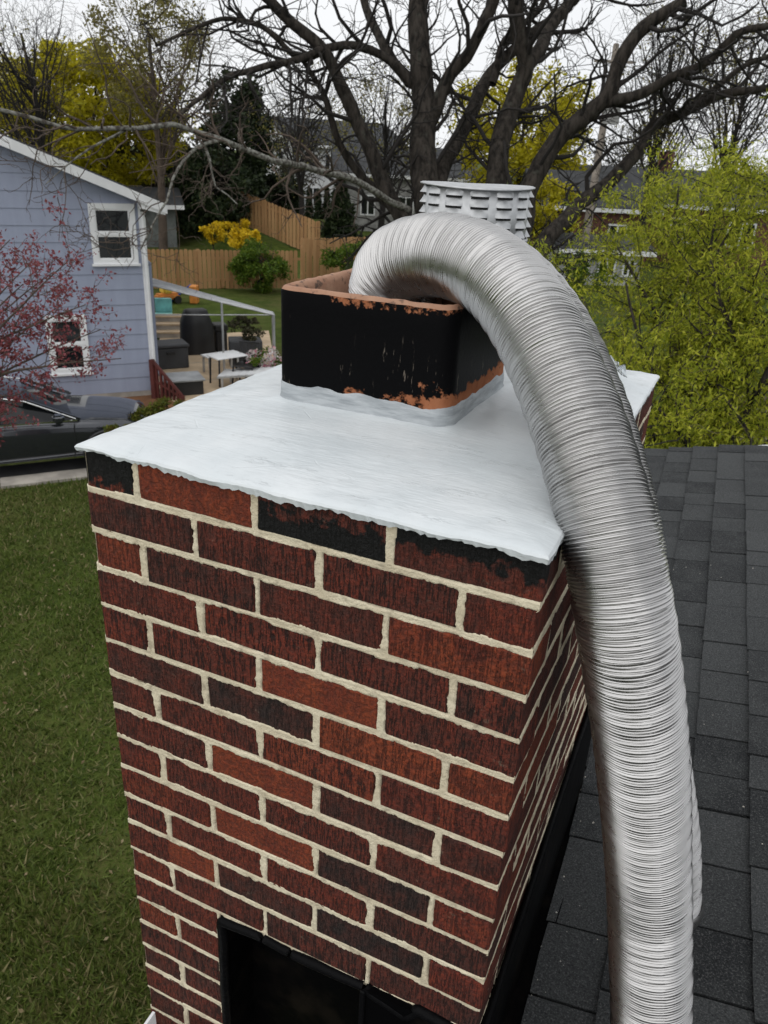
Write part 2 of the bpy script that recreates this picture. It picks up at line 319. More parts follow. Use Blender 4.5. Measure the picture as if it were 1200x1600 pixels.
for i in range(1, 4):
    a = pp[0]+(pp[3]-pp[0])*i/4; b = pp[1]+(pp[2]-pp[1])*i/4
    MB().bar((*a[:2], GZ+.028), (*b[:2], GZ+.028), .025, .008).build('patio_joint', M_CONC, kind='structure')

# ================================================================== CHIMNEY
c_, j_ = .0677, .0112; W, D = .703, .947
chim = empty('brick_chimney', (-W/2, D/2, GZ), 'tall red brick chimney with cream mortar and a white painted crown', 'chimney')
base = Vector(chim.location)
def kid(name, me, mat, loc=(0, 0, 0), rot=None, parent=chim, kind=None): return link(name, me, mat, parent, Vector(loc)-base, rot, kind)
def brick_mesh(l, d, seed):
    r = random.Random(seed); bm = bmesh.new(); h = c_-j_+.004
    bmesh.ops.create_cube(bm, size=1)
    for v in bm.verts:
        v.co = (v.co.x*l, v.co.y*d, v.co.z*h); v.co += Vector((r.uniform(-.0018, .0018), r.uniform(-.0008, .0008), r.uniform(-.0015, .0015)))
    bmesh.ops.bevel(bm, geom=bm.edges, offset=.0028, segments=1, affect='EDGES')
    me = bpy.data.meshes.new('brick'); bm.to_mesh(me); bm.free(); me.materials.append(M_BRICK); return me
half = .0916; mf = (W-half)/3; ms = (D-half)/4
FULLF = [brick_mesh(mf-j_+.002, half, i) for i in range(6)]; FULLS = [brick_mesh(ms-j_+.002, half, 20+i) for i in range(5)]
HALF = [brick_mesh(half, half, 40+i) for i in range(3)]
smooth_red = {(0, 1), (7, 1), (11, 0), (6, 3.5), (13, 2), (14, 3), (4, 2), (9, 1)}
tarred = {(0, 0): 'full', (0, 2): 'low', (0, 3): 'up'}
rb = random.Random(3)
def put(mes, x, y, z, rz, tone=None, smooth=0, tar=None):
    o = kid('brick', rb.choice(mes), None, (x+rb.uniform(-.0014, .0014), y+rb.uniform(-.0012, .0012), z+rb.uniform(-.0015, .0015)), (0, rb.uniform(-.004, .004), rz+rb.uniform(-.003, .003)+(math.pi if rb.random() < .5 else 0)))
    t = tone if tone is not None else min(1., max(0., rb.gauss(.45, .2)))
    o.color = (t, smooth, 0, 1)
    if tar:
        o.data = o.data.copy(); o.data.materials[0] = M_BR_T[tar]
    return o
rest = MB()
def bx_rest(x0, x1, y0, y1, z): rest.box((x0, y0, z-(c_-j_)/2-.002), (x1, y1, z+(c_-j_)/2+.002))
def hidden_front(x, k): return x > -.49 and k > 12
for k in range(0, 68):
    zc = -(k+.5)*c_
    A = k % 2 == 0
    fr = ([(-W, half)] if A else []) + [((-W+half+j_*0+mf*i+j_ if A else -W+mf*i), mf-j_) for i in range(3)] + ([] if A else [(-half, half)])
    for i, (x0, l) in enumerate(fr):
        xc = x0+l/2
        if l < .12:                                    # header of a side stretcher, laid with the sides
            continue
        if k <= 22 and not hidden_front(xc, k) and (k < 13 or x0 > -.5 or x0 < -.45):
            t = (k, i); sm = t in smooth_red
            if k > 12 and x0 < -.45 and x0+l > -.497:   # cut at the recess
                l2 = -.497-x0
                if l2 < .03: continue
                put([brick_mesh(l2, half, k)], x0+l2/2, half/2, zc, 0)
            else:
                put(FULLF, xc, half/2, zc, 0, .85 if sm else None, .85 if sm else 0, tarred.get(t))
        elif xc < -.45: bx_rest(x0, min(x0+l, -.5), 0, half, zc)
    # right side (x = 0) and left side (x = -W)
    ys = ([half+j_+ms*i for i in range(4)] if A else [ms*i for i in range(4)])
    for i, y0 in enumerate(ys):
        l = ms-j_; yc = y0+l/2
        if k <= 17: put(FULLS, -half/2, yc, zc, math.pi/2, .8 if (k, 3.5) in smooth_red and i == 0 else None, .8 if (k, 3.5) in smooth_red and i == 0 else 0)
        if A and k <= 22 and i == 0: put(HALF, -W+half/2, half/2, zc, 0, None, 0, tarred.get((k, 0)))
        if not A or i >= 0: bx_rest(-W, -W+half, y0 if not (A and i == 0) else y0, y0+l, zc)
    if A: 
        if k > 22: bx_rest(-W, -W+half, 0, half, zc)
    else:
        bx_rest(-W, -W+half, D-half, D, zc)
        if k <= 17: put(HALF, -half/2, D-half/2, zc, 0)
    for i in range(3):                                   # back face
        x0 = (-W+half+j_+mf*i) if A else (-W+half+j_+(mf-.03)*i); bx_rest(x0, x0+(mf-j_ if A else mf-.03-j_), D-half, D-.001, zc)
bm_rest = rest.build('brick_courses_round_the_back', M_BRICK, None, kind='stuff'); bm_rest.parent = chim; bm_rest.location = -base; bm_rest.color = (.48, 0, 0, 1)
MB().box((-W+.012, .012, -.868), (-.012, D-.012, -.004)).box((-W+.012, .125, GZ-.3), (-.012, D-.012, -.869)).box((-W+.012, .012, GZ-.3), (-.507, .124, -.869)).build('core', M_MORTAR, chim, -base)
def mortar(name, length, z1, du, dz, heads, frame, ragged=1.):
    nu = int(length/du)+1; nz_ = int(z1/dz)+1
    u = np.linspace(0, length, nu)[None, :]; z = np.linspace(0, -z1, nz_)[:, None]
    U = u+0*z; Z = z+0*u
    wob = (fbm(U*30, Z*30, 4)-.5)*.0095+(fbm(U*240+9, Z*140, 3)-.5)*.0045*(.3+1.2*fbm(U*17, Z*17+4, 2))
    dbed = np.abs(((-Z/c_)+.5) % 1-.5)*c_
    kk = np.floor(-Z/c_).astype(int) % 2
    dh = np.full_like(U, 9.)
    for par in (0, 1):
        for hp in heads[par]: dh = np.where(kk == par, np.minimum(dh, np.abs(U-hp)), dh)
    dbed = np.where(-Z < c_*.5, 9., dbed)
    dd = np.minimum(dbed-.0012*(fbm(U*12, Z*12, 2)), dh)-j_/2+wob*ragged
    s = sstep(-.0005, .0032, dd)
    hgt = (.0004+.0016*(fbm(U*60, Z*60, 3)-.5)+.0009*(fbm(U*300, Z*300, 2)-.5)-.0006*sstep(-.003, -.006, dd))*(1-s)-.011*s
    U = np.where(s > .5, np.clip(U, .007, length-.007), U)
    if z1 > 1.5: hgt = np.where((U > W-.494) & (Z < -.886), -.088, hgt)
    P = frame(U, Z, hgt); return kid(name, gridmesh(name, P), M_MORTAR)
hA = [half+j_/2+mf*i for i in range(3)]; hB = [mf*(i+1)-j_/2 for i in range(3)]
sA = [half+j_/2+ms*i for i in range(4)]; sB = [ms*(i+1)-j_/2 for i in range(4)]
mortar('mortar', W, 1.56, .0026, .0025, (hA, hB), lambda U, Z, h: np.stack([U-W, -h, Z], -1))
mortar('mortar', D, 1.22, .0042, .0028, (sA, sB), lambda U, Z, h: np.stack([h, U, Z], -1))
for ln, z1, fr in ((D, 4.7, lambda U, Z, h: np.stack([-W+.004-h*.3, D-U, Z], -1)), (W, 1.4, lambda U, Z, h: np.stack([-U, D-.004+h*.3, Z], -1))):
    UU, ZZ = np.meshgrid(np.linspace(0, ln, 8), np.linspace(0, -z1, 8)); kid('mortar', gridmesh('mortar', fr(UU, ZZ, 0*UU)), M_MORTAR)

# crown: white coated wash sloping from the flue tiles to a ragged edge
FX0, FX1, FY0, FY1, FZ = -.553, -.240, .298, .611, .213
CX, CY, CR = -.385, .775, .085                               # the round flue behind
nx, ny = 150, 190
gx = np.linspace(-W-.004, .002, nx); gy = np.linspace(-.006, D+.008, ny); X, Y = np.meshgrid(gx, gy)
e = np.minimum(np.minimum(X-gx[0], gx[-1]-X), np.minimum(Y-gy[0], gy[-1]-Y))
f1 = np.hypot(np.maximum(np.maximum(FX0-X, X-FX1), 0), np.maximum(np.maximum(FY0-Y, Y-FY1), 0)); f2 = np.maximum(np.hypot(X-CX, Y-CY)-CR, 0)
ff = np.minimum(f1, f2*1.1); t = e/(e+ff+1e-6)
Zc = .0045+.0215*t**.55+.0035*(fbm(X*14, Y*14, 4)-.5)+.0016*(fbm(X*60, Y*25, 3)-.5)+.003*np.exp(-(ff/.015)**2)
Zc += .006*(fbm(X*25+5, Y*25, 2)-.5)*np.exp(-(e/.03)**2)
P = np.stack([X, Y, Zc], -1)
br = [P[0, i] for i in range(nx)]+[P[j, -1] for j in range(1, ny)]+[P[-1, i] for i in range(nx-2, -1, -1)]+[P[j, 0] for j in range(ny-2, 0, -1)]
br = np.array(br); cen = np.array((-W/2, D/2, 0)); nb = len(br); sarc = np.arange(nb)*.005
o_ = np.stack([np.where(np.abs(br[:, 0]-gx[0]) < 1e-6, -1., 0)+np.where(np.abs(br[:, 0]-gx[-1]) < 1e-6, 1., 0), np.where(np.abs(br[:, 1]-gy[0]) < 1e-6, -1., 0)+np.where(np.abs(br[:, 1]-gy[-1]) < 1e-6, 1., 0), 0*sarc], 1)
rag = fbm(sarc*9, sarc*0+3, 6); rag2 = fbm(sarc*60, sarc*0+8, 4); rag3 = rng.random(nb)
r1 = br+o_*(.0014+.0024*rag2[:, None]); r1[:, 2] -= .0022+.0020*rag2; r2 = br+o_*(.0002+.0016*rag3[:, None]); r2[:, 2] = -.002-.014*(rag-.3)-.010*(rag2-.4)-.002*rag3**3
r3 = br-o_*.006; r3[:, 2] = r2[:, 2]+.002
ns = np.array(range(len(br))); V = np.concatenate([P.reshape(-1, 3), br, r1, r2, r3]); b0 = nx*ny
i = np.arange(ny-1)[:, None]; j = np.arange(nx-1)[None, :]
F = [np.stack([i*nx+j, i*nx+j+1, (i+1)*nx+j+1, (i+1)*nx+j], -1).reshape(-1, 4)]
for q in range(3):
    a = np.arange(nb); b = (a+1) % nb; F.append(np.stack([b0+q*nb+a, b0+(q+1)*nb+a, b0+(q+1)*nb+b, b0+q*nb+b], -1))
crown = kid('crown', npmesh('crown', V, np.concatenate(F), True), M_CROWN); crown.data.polygons.foreach_set('use_smooth', np.r_[np.ones((nx-1)*(ny-1), bool), np.zeros(3*nb, bool)]); crown['label'] = 'white brushed coating with a ragged edge'

def rrect(x0, x1, y0, y1, r, n=7):
    pts = []
    for (cx, cy, a0) in ((x1-r, y0+r, -90), (x1-r, y1-r, 0), (x0+r, y1-r, 90), (x0+r, y0+r, 180)):
        for q in range(n): a = math.radians(a0+90*q/(n-1)); pts.append((cx+r*math.cos(a), cy+r*math.sin(a)))
    res = []                                                  # add points along the straight sides
    for q in range(len(pts)):
        p, w_ = np.array(pts[q]), np.array(pts[(q+1) % len(pts)]); d = np.linalg.norm(w_-p); k2 = max(1, int(d/.012))
        res += [p+(w_-p)*s_/k2 for s_ in range(k2)]
    return np.array(res)
def ringmesh(rings): return gridmesh('r', np.array(rings), True, True)
def ring(inset, z, jit=0., r=.027):
    p = rrect(FX0+inset, FX1-inset, FY0+inset, FY1-inset, max(.008, r-inset)); zz = np.full(len(p), z)+jit*(fbm(p[:, 0]*50+p[:, 1]*70, p[:, 1]*40, 3)-.5)
    return np.c_[p, zz]
n0 = len(ring(0, 0)); 
def resamp(rg, n=260):
    d = np.r_[0, np.cumsum(np.linalg.norm(np.diff(np.r_[rg, rg[:1]], axis=0), axis=1))]; s_ = np.linspace(0, d[-1], n, endpoint=False); q = np.r_[rg, rg[:1]]
    return np.stack([np.interp(s_, d, q[:, a]) for a in range(3)], 1)
flue = kid('flue_liner', ringmesh([resamp(ring(0, z)) for z in (-.02, .03, .06, .09, .12, .15, .18, .204)]+[resamp(ring(.0008, .208, .003))]), M_FLUE); flue['label'] = 'square clay flue tile with flaking black coating'
kid('flue_rim', ringmesh([resamp(ring(.0008, .208, .003)), resamp(ring(.004, FZ, .004)), resamp(ring(.010, FZ+.001, .004)), resamp(ring(.018, FZ-.002, .004)), resamp(ring(.023, FZ-.010)), resamp(ring(.024, .1)), resamp(ring(.024, -.5))]), M_TERRA)
# sealant collar
def collar(off, z, jz=0., jo=0., sd=0.):
    p = resamp(ring(-off, z, 0, .027)); s_ = np.arange(len(p))*.0048
    nrm = p[:, :2]-np.array([(FX0+FX1)/2, (FY0+FY1)/2]); nrm /= np.linalg.norm(nrm, axis=1)[:, None]
    p[:, :2] += nrm*(jo*(fbm(s_*18+sd, s_*0+sd, 3)-.5))[:, None]; p[:, 2] += jz*(fbm(s_*26+sd, s_*0+2, 4)-.5); return p
kid('sealant_collar', ringmesh([collar(-.002, 0.0555, .012, 0, 1), collar(.0016, 0.0545, .012, .001, 1), collar(.0024, 0.0440, .004, .002, 2), collar(.003, 0.0320, .003, .003, 3), collar(.007, 0.0220, .002, .006, 4), collar(.018, 0.0165, .002, .012, 5), collar(.034, 0.0120, 0, .012, 6)]), M_SEAL)

# black-lined, tar-edged recess with a flashing panel across the lower front, and step flashing on the roof side
fl = MB(); fl.box((-.505, .085, -1.40), (-.190, .12, -.86)); fl.box((-.506, .002, -1.40), (-.492, .085, -.87)); fl.box((-.492, .002, -.892), (-.196, .085, -.874)); fl.box((-.196, -.0115, -1.4), (.004, .11, -.877)); flo = fl.build('front_recess_flashing', M_FLASH, chim, -base)
MB().box((-.2035, -.0165, -1.3), (-.1935, -.0105, -.88)).build('flashing_seam', M_STEEL if False else M_TAR, flo, bevel=.002)
def tarbead(name, pts, w, seed, amp=1.):
    pts = np.asarray(pts, float); d = np.r_[0, np.cumsum(np.linalg.norm(np.diff(pts, axis=0), axis=1))]; s_ = np.linspace(0, d[-1], int(d[-1]/.006)+2)
    q = np.stack([np.interp(s_, d, pts[:, a]) for a in range(3)], 1); q[:, 2] += .010*amp*(fbm(s_*9+seed, s_*0+seed, 2)-.5); q[:, 0] += .004*amp*(fbm(s_*12+seed+40, s_*0, 2)-.5)
    r = w*(.85+.35*fbm(s_*9+seed, s_*0+5, 2)); return tubes(name, [(q, r, 8)], M_TAR)
for a in (tarbead('tar_bead', [(-.497, -.003, -1.36), (-.497, -.003, -1.1), (-.495, -.003, -.890), (-.35, -.003, -.887), (-.2, -.003, -.881)], .009, 1), tarbead('tar_bead', [(-.2, -.003, -.880), (-.19, -.003, -.89), (-.12, -.003, -.905), (-.10, -.003, -.876), (-.02, -.003, -.886), (.006, -.002, -.880)], .010, 3, .6)):
    a.parent = flo; a.location = (0, 0, 0)
SL = .235
def roofz(x): return -1.17+SL*x
sf = MB(); sf.prism([(.0035, -.01, roofz(0)-.02), (.0035, D+.01, roofz(0)-.02), (.0035, D+.01, -.735), (.0035, -.01, -.885)], (.006, 0, 0)); sfo = sf.build('side_flashing', M_FLASH, chim, -base)
a = tarbead('tar_bead', [(.008, -.01, -.884), (.008, .3, -.838), (.008, .6, -.79), (.008, D, -.735)], .006, 5, .5); a.parent = sfo
a = tarbead('tar_bead', [(.052, -.02, roofz(.05)+.010), (.05, .4, roofz(.05)+.010), (.05, D, roofz(.05)+.010)], .006, 6, .3); a.parent = sfo
MB().prism([(.003, -.02, roofz(.003)+.011), (.055, -.02, roofz(.055)+.011), (.055, D+.03, roofz(.055)+.011), (.003, D+.03, roofz(.003)+.011)], (0, 0, .004)).build('base_flashing', M_FLASH, sfo)

# ================================================================== OUR HOUSE: shingled roof round the chimney
house = empty('shingled_house', (2.5, 1.3, GZ), 'low pitched house roof of charcoal asphalt shingles beside the chimney', 'house')
hb = Vector(house.location)
tv = np.array((-.042, .9991, 0)); sv = np.array((.9991, .042, 0))
def rp(u, v, h=0.):                                           # u up the slope (plan), v along the eave
    p = sv*u+tv*v; return np.array((p[0], p[1], -1.17+SL*u+h))
slab = MB()
def slabpoly(u0, u1, v0, v1):
    slab.prism([rp(u0, v0, -.05), rp(u1, v0, -.05), rp(u1, v1, -.05), rp(u0, v1, -.05)], (0, 0, .042))
slabpoly(.002, 4.2, -1.6, 4.05); slabpoly(-.56, .004, .965, 4.05); slabpoly(-.49, .004, -1.6, -.004)
roof = slab.build('roof', M_SHING, house, -hb)
nrm = np.array((-SL*sv[0], -SL*sv[1], 1.)); nrm /= np.linalg.norm(nrm)
EXP = .136; rs = random.Random(11); tabm = {}
def tab_mesh(L, var):
    key = (round(L, 3), var)
    if key in tabm: return tabm[key]
    r = random.Random(hash(key) & 999); w = .165; th = .0085
    # local: x up slope, y along, z out; the butt edge (x = 0) stands proud of the course below
    e0 = r.uniform(-.003, .003); e1 = r.uniform(-.003, .003)
    V = [(e0, 0, 0), (e1, L, 0), (w, L, -.013), (w, 0, -.013), (e0, 0, th), (e1, L, th), (w, L, -.006), (w, 0, -.006), (0, L*.5, th+.0005)]
    me = bpy.data.meshes.new('shingle'); me.from_pydata(V, [], [(0, 3, 2, 1), (4, 8, 7), (8, 5, 6), (8, 6, 7), (0, 1, 5, 8, 4), (1, 2, 6, 5), (2, 3, 7, 6), (3, 0, 4, 7)]); me.materials.append(M_SHING); tabm[key] = me; return me
ax = Vector((sv[0], sv[1], SL)).normalized(); ay = Vector((tv[0], tv[1], 0)).normalized(); az = ax.cross(ay)
RM = Matrix((ax, ay, az)).transposed().to_4x4()
cnt = 0; far = MB(); LS = (.14, .165, .185, .185, .21, .235, .27)
for ci in range(-5, 33):
    u = .053+ci*EXP; v = -1.55+rs.uniform(0, .28)
    while v < 4.04:
        L = rs.choice(LS); L = min(L, 4.06-v)
        if L < .05: break
        blocked = u < .0 and v+L > -.02 and v < .99          # the chimney stands here
        if blocked and u > -.12 and False: pass
        if u < -.55: blocked = True
        if not blocked:
            lift = rs.choice((0, 0, .0025))+.001*rs.random()
            if ci <= 6 and v+L > (.0 if u > .1 else -.1) and cnt < 298 and not (u < -.1 and v < 0):
                o = link('shingle', tab_mesh(round(L-.007, 3), rs.randrange(3)), None, roof); Mx = Matrix.Translation(Vector(rp(u, v, .004+lift))) @ RM
                o.matrix_parent_inverse = Matrix.Translation(Vector((0, 0, 0))); o.matrix_local = Mx; cnt += 1
            else:
                me = tab_mesh(round(L-.003, 3), 0); off = Vector(rp(u, v, .004+lift))
                far.add([RM @ v_.co + off for v_ in me.vertices], [tuple(p.vertices) for p in me.polygons])
        v += L
far.build('shingles_beyond', M_SHING, roof, kind='stuff')
MB().prism([rp(-.6, 4.045, -.13), rp(4.2, 4.045, -.13), rp(4.2, 4.045, -.008), rp(-.6, 4.045, -.008)], tuple(tv*.03)).build('rake_board', M_WHITE, house, -hb)
for v0, v1 in ((-1.6, -.012), (.97, 4.05)):
    a0, a1 = rp(-.545, v0, -.03), rp(-.545, v1, -.03)
    if v0 < 0: a0[2] += .10; a1[2] += .10
    gt = MB()
    for (dx, dz, wx, wz) in ((-.055, -.09, .12, .006), (-.115, -.045, .006, .095), (.004, -.045, .006, .095)):
        p, q = Vector(a0)+Vector((dx, 0, dz)), Vector(a1)+Vector((dx, 0, dz)); gt.bar(p, q, wx, wz)
    gt.box((a0[0]-.118, a0[1] if v0 > 0 else a1[1]-.006, a0[2]-.09), (a0[0]+.006, a0[1]+.006 if v0 > 0 else a1[1], a0[2]+.0)); gt.build('gutter', M_WHITE, house, -hb)
wl = MB(); wl.box((-.15, 1.0, GZ), (4.3, 3.75, -1.33)); wl.box((.03, -1.2, GZ), (4.3, .99, -1.28)); wl.build('wall', M_WHITE, house, -hb)
# crumbs of old mortar scattered on the shingles
cr_ = MB()
for q in range(110):
    u, v = rs.uniform(.03, .9), rs.uniform(-.1, 2.4)
    if rs.random() < .5: u = .05+abs(rs.gauss(0, .05))
    p = Vector(rp(u, v, .0145)); s_ = rs.uniform(.0010, .0030)
    cr_.add([p+Vector((s_*rs.uniform(.6, 1.4), 0, 0)), p+Vector((-s_*.7, s_*rs.uniform(.5, 1.5), 0)), p+Vector((-s_*.6, -s_, 0)), p+Vector((0, 0, s_))], [(0, 1, 3), (1, 2, 3), (2, 0, 3), (0, 2, 1)])
co = cr_.build('mortar_crumbs', M_CRUMB, kind='stuff'); co['label'] = 'pale crumbs of mortar strewn on the dark shingles'; co['category'] = 'debris'

# ================================================================== HOSES, CAP, PLASTIC
def spline(ctrl, step):
    ctrl = np.asarray(ctrl, float); n = len(ctrl); Pp = np.r_[[2*ctrl[0]-ctrl[1]], ctrl, [2*ctrl[-1]-ctrl[-2]]]; res = []
    for a in range(n-1):
        p0, p1, p2, p3 = Pp[a:a+4]; t_ = np.linspace(0, 1, 60, endpoint=False)[:, None]
        res.append(.5*((2*p1)+(-p0+p2)*t_+(2*p0-5*p1+4*p2-p3)*t_**2+(-p0+3*p1-3*p2+p3)*t_**3))
    q = np.r_[np.concatenate(res), ctrl[-1:]]
    for _ in range(12): q[1:-1] = (q[:-2]+2*q[1:-1]+q[2:])/4
    d = np.r_[0, np.cumsum(np.linalg.norm(np.diff(q, axis=0), axis=1))]; s_ = np.arange(0, d[-1], step)
    return np.stack([np.interp(s_, d, q[:, a]) for a in range(3)], 1), s_
def hose(name, ctrl, r0, pitch=.0049, k=60, seed=0, mat=M_ALU):
    sub = 7; pts, s_ = spline(ctrl, pitch/sub); n = len(pts)
    t_ = np.gradient(pts, axis=0); t_ /= np.linalg.norm(t_, axis=1)[:, None]
    a = np.zeros((n, 3)); v = np.cross(t_[0], (0, 1, 0)); v /= np.linalg.norm(v)
    for q in range(n):
        v = v-t_[q]*v.dot(t_[q]); v /= np.linalg.norm(v); a[q] = v
    b = np.cross(t_, a); th = np.arange(k)*2*math.pi/k
    ph = (np.arange(n)[:, None]/sub+th[None, :]/(2*math.pi))           # helical corrugation
    loc_d = .6+.8*fbm(ph*.21+seed, ph*0+2, 2)                             # each turn is crimped a little differently
    prof = np.abs(((ph % 1)-.5)*2)**1.3
    band = np.where((np.floor(ph) % 3) == 0, 1.3, .8)
    rr0 = np.interp(s_, [0, .5, .95, 1.15, 1.6], [r0, r0, r0-.0055, r0-.005, r0-.003])[:, None] if seed == 1 else r0
    r = rr0-.0044*prof*loc_d*band+.0006*np.sin(ph*.9+seed)+.0009*(vnoise(ph*.05+th[None, :]*1.3+seed, th[None, :]*2+0*ph)-.5)
    Vv = pts[:, None, :]+r[:, :, None]*(a[:, None, :]*np.cos(th)[None, :, None]+b[:, None, :]*np.sin(th)[None, :, None])
    return link(name, gridmesh(name, Vv, True, True), mat)
h1 = [(-.415, .47, -.25), (-.428, .474, .0), (-.430, .474, .13), at(604, 452, 1.375), at(625, 412, 1.325), at(690, 399, 1.25), at(765, 425, 1.17), at(828, 497, 1.095), at(886, 620, 1.035), at(925, 735, .995), at(955, 850, .975), at(981, 1000, .99), at(1002, 1180, 1.075), at(1012, 1350, 1.18), at(1016, 1500, 1.23), at(1017, 1600, 1.26), at(1016, 1700, 1.28), (.29, .03, -1.01), (.33, -.12, -1.03), (.36, -.5, -1.02)]
o = hose('metal_hose', h1, .066, seed=1); tag(o, 'large ribbed aluminium hose arching out of the square flue down past the chimney', 'hose')
h2 = [(-.40, .49, .10), at(645, 425, 1.44), at(710, 404, 1.40), at(788, 430, 1.35), at(856, 508, 1.28), at(910, 622, 1.225), at(946, 738, 1.195), at(970, 850, 1.18), at(988, 1000, 1.19), at(1012, 1160, 1.27), at(1034, 1300, 1.37), at(1038, 1405, 1.41)]
o2 = hose('metal_hose', h2, .063, seed=5); tag(o2, 'second aluminium hose hidden behind the big one, its open end showing on the right', 'hose')
tip = np.array(h2[-1]); dr = tip-np.array(h2[-2]); dr /= np.linalg.norm(dr)
tp = [tip-dr*.002+dr*.004*q for q in range(8)]
tubes('end_cuff', [(np.array(tp), np.array([.0635, .0655, .066, .066, .0655, .063, .055, .04]), 40)], M_ALU, o2)

cap = empty('louvered_cap', (CX, CY, .20), 'round galvanised chimney cap with rows of louvres behind the hose', 'chimney cap')
z0, z1, Rr = .268, .362, .104
def lathe(prof, n=64, wav=0.):
    th = np.arange(n)*2*math.pi/n; return np.array([[(r*math.cos(a), r*math.sin(a), z+wav*r*math.sin(2*a+.6)) for a in th] for r, z in prof])
cb = Vector(cap.location)
def ck(name, me, mat, loc, rz=0): return link(name, me, mat, cap, Vector(loc)-Vector((0, 0, cb.z)), (0, 0, rz))
ck('body', gridmesh('body', lathe([(.0, z0+.002), (Rr-.004, z0+.002), (Rr, z0+.006), (Rr, z1-.002), (Rr-.01, z1)]), True, True), M_GALV, (0, 0, 0))
ck('base_ring', gridmesh('base_ring', lathe([(Rr-.01, z0+.004), (Rr+.004, z0+.005), (Rr+.005, z0), (Rr+.002, z0-.002), (Rr-.012, z0-.001)]), True, True), M_GALV, (0, 0, 0))
ck('lid', gridmesh('lid', lathe([(.0, z1+.006), (.06, z1+.0062), (.108, z1+.0045), (.1125, z1+.003), (.112, z1+.0005), (.106, z1+.001), (.09, z1+.002)], 72, .018), True, True), M_GALV, (0, 0, 0))
ck('pipe', gridmesh('pipe', lathe([(.072, .02), (.072, z0+.002)]), True, True), M_GALV, (0, 0, 0))
def louvre_mesh():
    nu, nv = 11, 6; V = np.zeros((nv, nu, 3)); w, h, dp = .037, .0132, .0085
    for b_ in range(nv):
        for a_ in range(nu):
            uu = a_/(nu-1); vv = b_/(nv-1); s_ = math.sin(math.pi*uu)**.45 if 0 < uu < 1 else 0
            x = (uu-.5)*w; pr_ = dp*s_*vv**1.2
            V[b_, a_] = (x, -math.sqrt(max(0, (Rr+pr_)**2-x*x)), h*(.5-vv)-.006*(abs(uu-.5)*2)**2*(1-vv))
    me = gridmesh('louvre', V, True); me.materials.append(M_GALV); return me
lm = louvre_mesh(); ncol = 13
for q in range(ncol):
    for p in range(5): ck('louvre', lm, M_GALV, (0, 0, z0+.0155+p*.0182), 2*math.pi*q/ncol+.39)
k = N('louvre_slot_shade', .9); k.set('Base Color', (.02, .02, .02)); M_SLOT_SHADE = k.m  # dark strips paint the slot and the shadow line under each louvre
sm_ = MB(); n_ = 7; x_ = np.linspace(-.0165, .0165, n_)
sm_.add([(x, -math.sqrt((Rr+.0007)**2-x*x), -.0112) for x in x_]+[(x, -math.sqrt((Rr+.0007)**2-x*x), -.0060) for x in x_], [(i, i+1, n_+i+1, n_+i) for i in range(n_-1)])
slot_shade = bpy.data.meshes.new('slot_shade'); slot_shade.from_pydata(sm_.v, [], sm_.f); slot_shade.materials.append(M_SLOT_SHADE)
for q in range(ncol):
    for p in range(5): ck('slot_shade', slot_shade, M_SLOT_SHADE, (0, 0, z0+.0155+p*.0182), 2*math.pi*q/ncol+.39)

pc = np.array((-.10, .79, .030)); pm = np.zeros((9, 12, 3))
for a_ in range(9):
    for b_ in range(12):
        u, v = a_/8-.5, b_/11-.5
        pm[a_, b_] = pc+np.array((u*.09-.03*v, v*.07+.03*u, .006+.026*max(0, math.sin(5*u+3*v))*(.5+v)+.008*math.sin(14*u-9*v)+.01*abs(v)))
o = link('plastic_sheet', gridmesh('plastic_sheet', pm), M_PLAST); so_ = o.modifiers.new('t', 'SOLIDIFY'); so_.thickness = .0008
tag(o, 'crumpled scrap of clear plastic lying on the white crown behind the hose', 'plastic sheet')

# ================================================================== GRASS on the near lawn
nb = 300000
u = rng.random((nb, 2)); r_ = 1.2+13*u[:, 0]**.8; th = np.radians(92+95*u[:, 1])
gxp = -.2+r_*np.cos(th); gyp = -.6+r_*np.sin(th)
ok = ~((gxp > -.75) & (gyp > -.5)) & (((gxp-c0[0])*cs[0]+(gyp-c0[1])*cs[1]) > .5)
gxp, gyp = gxp[ok], gyp[ok]; n = len(gxp); dens = fbm(gxp*1.2, gyp*1.2, 3); keep = rng.random(n) < .35+dens; gxp, gyp, dens = gxp[keep], gyp[keep], dens[keep]; n = len(gxp)
hh = (.02+.065*rng.random(n)*(.4+dens)); an = rng.random(n)*6.283; ln = rng.normal(size=(n, 2))*.035; wd_ = .005+.007*rng.random(n)
B0 = np.stack([gxp-np.cos(an)*wd_, gyp-np.sin(an)*wd_, np.full(n, GZ)], 1); B1 = np.stack([gxp+np.cos(an)*wd_, gyp+np.sin(an)*wd_, np.full(n, GZ)], 1); B2 = np.stack([gxp+ln[:, 0], gyp+ln[:, 1], GZ+hh], 1)
o = link('lawn_grass', npmesh('lawn_grass', np.stack([B0, B1, B2], 1).reshape(-1, 3), np.arange(3*n).reshape(-1, 3)), M_BLADE, kind='stuff'); o['label'] = 'short green lawn grass below the chimney'; o['category'] = 'grass'

q = rng.random((1500, 2)); q = np.stack([-10+10*q[:, 0], -1+9*q[:, 1], np.full(1500, GZ+.035)], 1); q = q[(((q[:, 0]-c0[0])*cs[0]+(q[:, 1]-c0[1])*cs[1]) > .55) & (q[:, 0] < -.8)]
o = leaves('leaf_litter', q, .035, leafmat('dry_leaves', (.25, .19, .10), (.4, .33, .2), (.16, .10, .05)), kind='stuff', aspect=.6); o['label'] = 'pale dry leaf litter scattered over the lawn'; o['category'] = 'leaves'

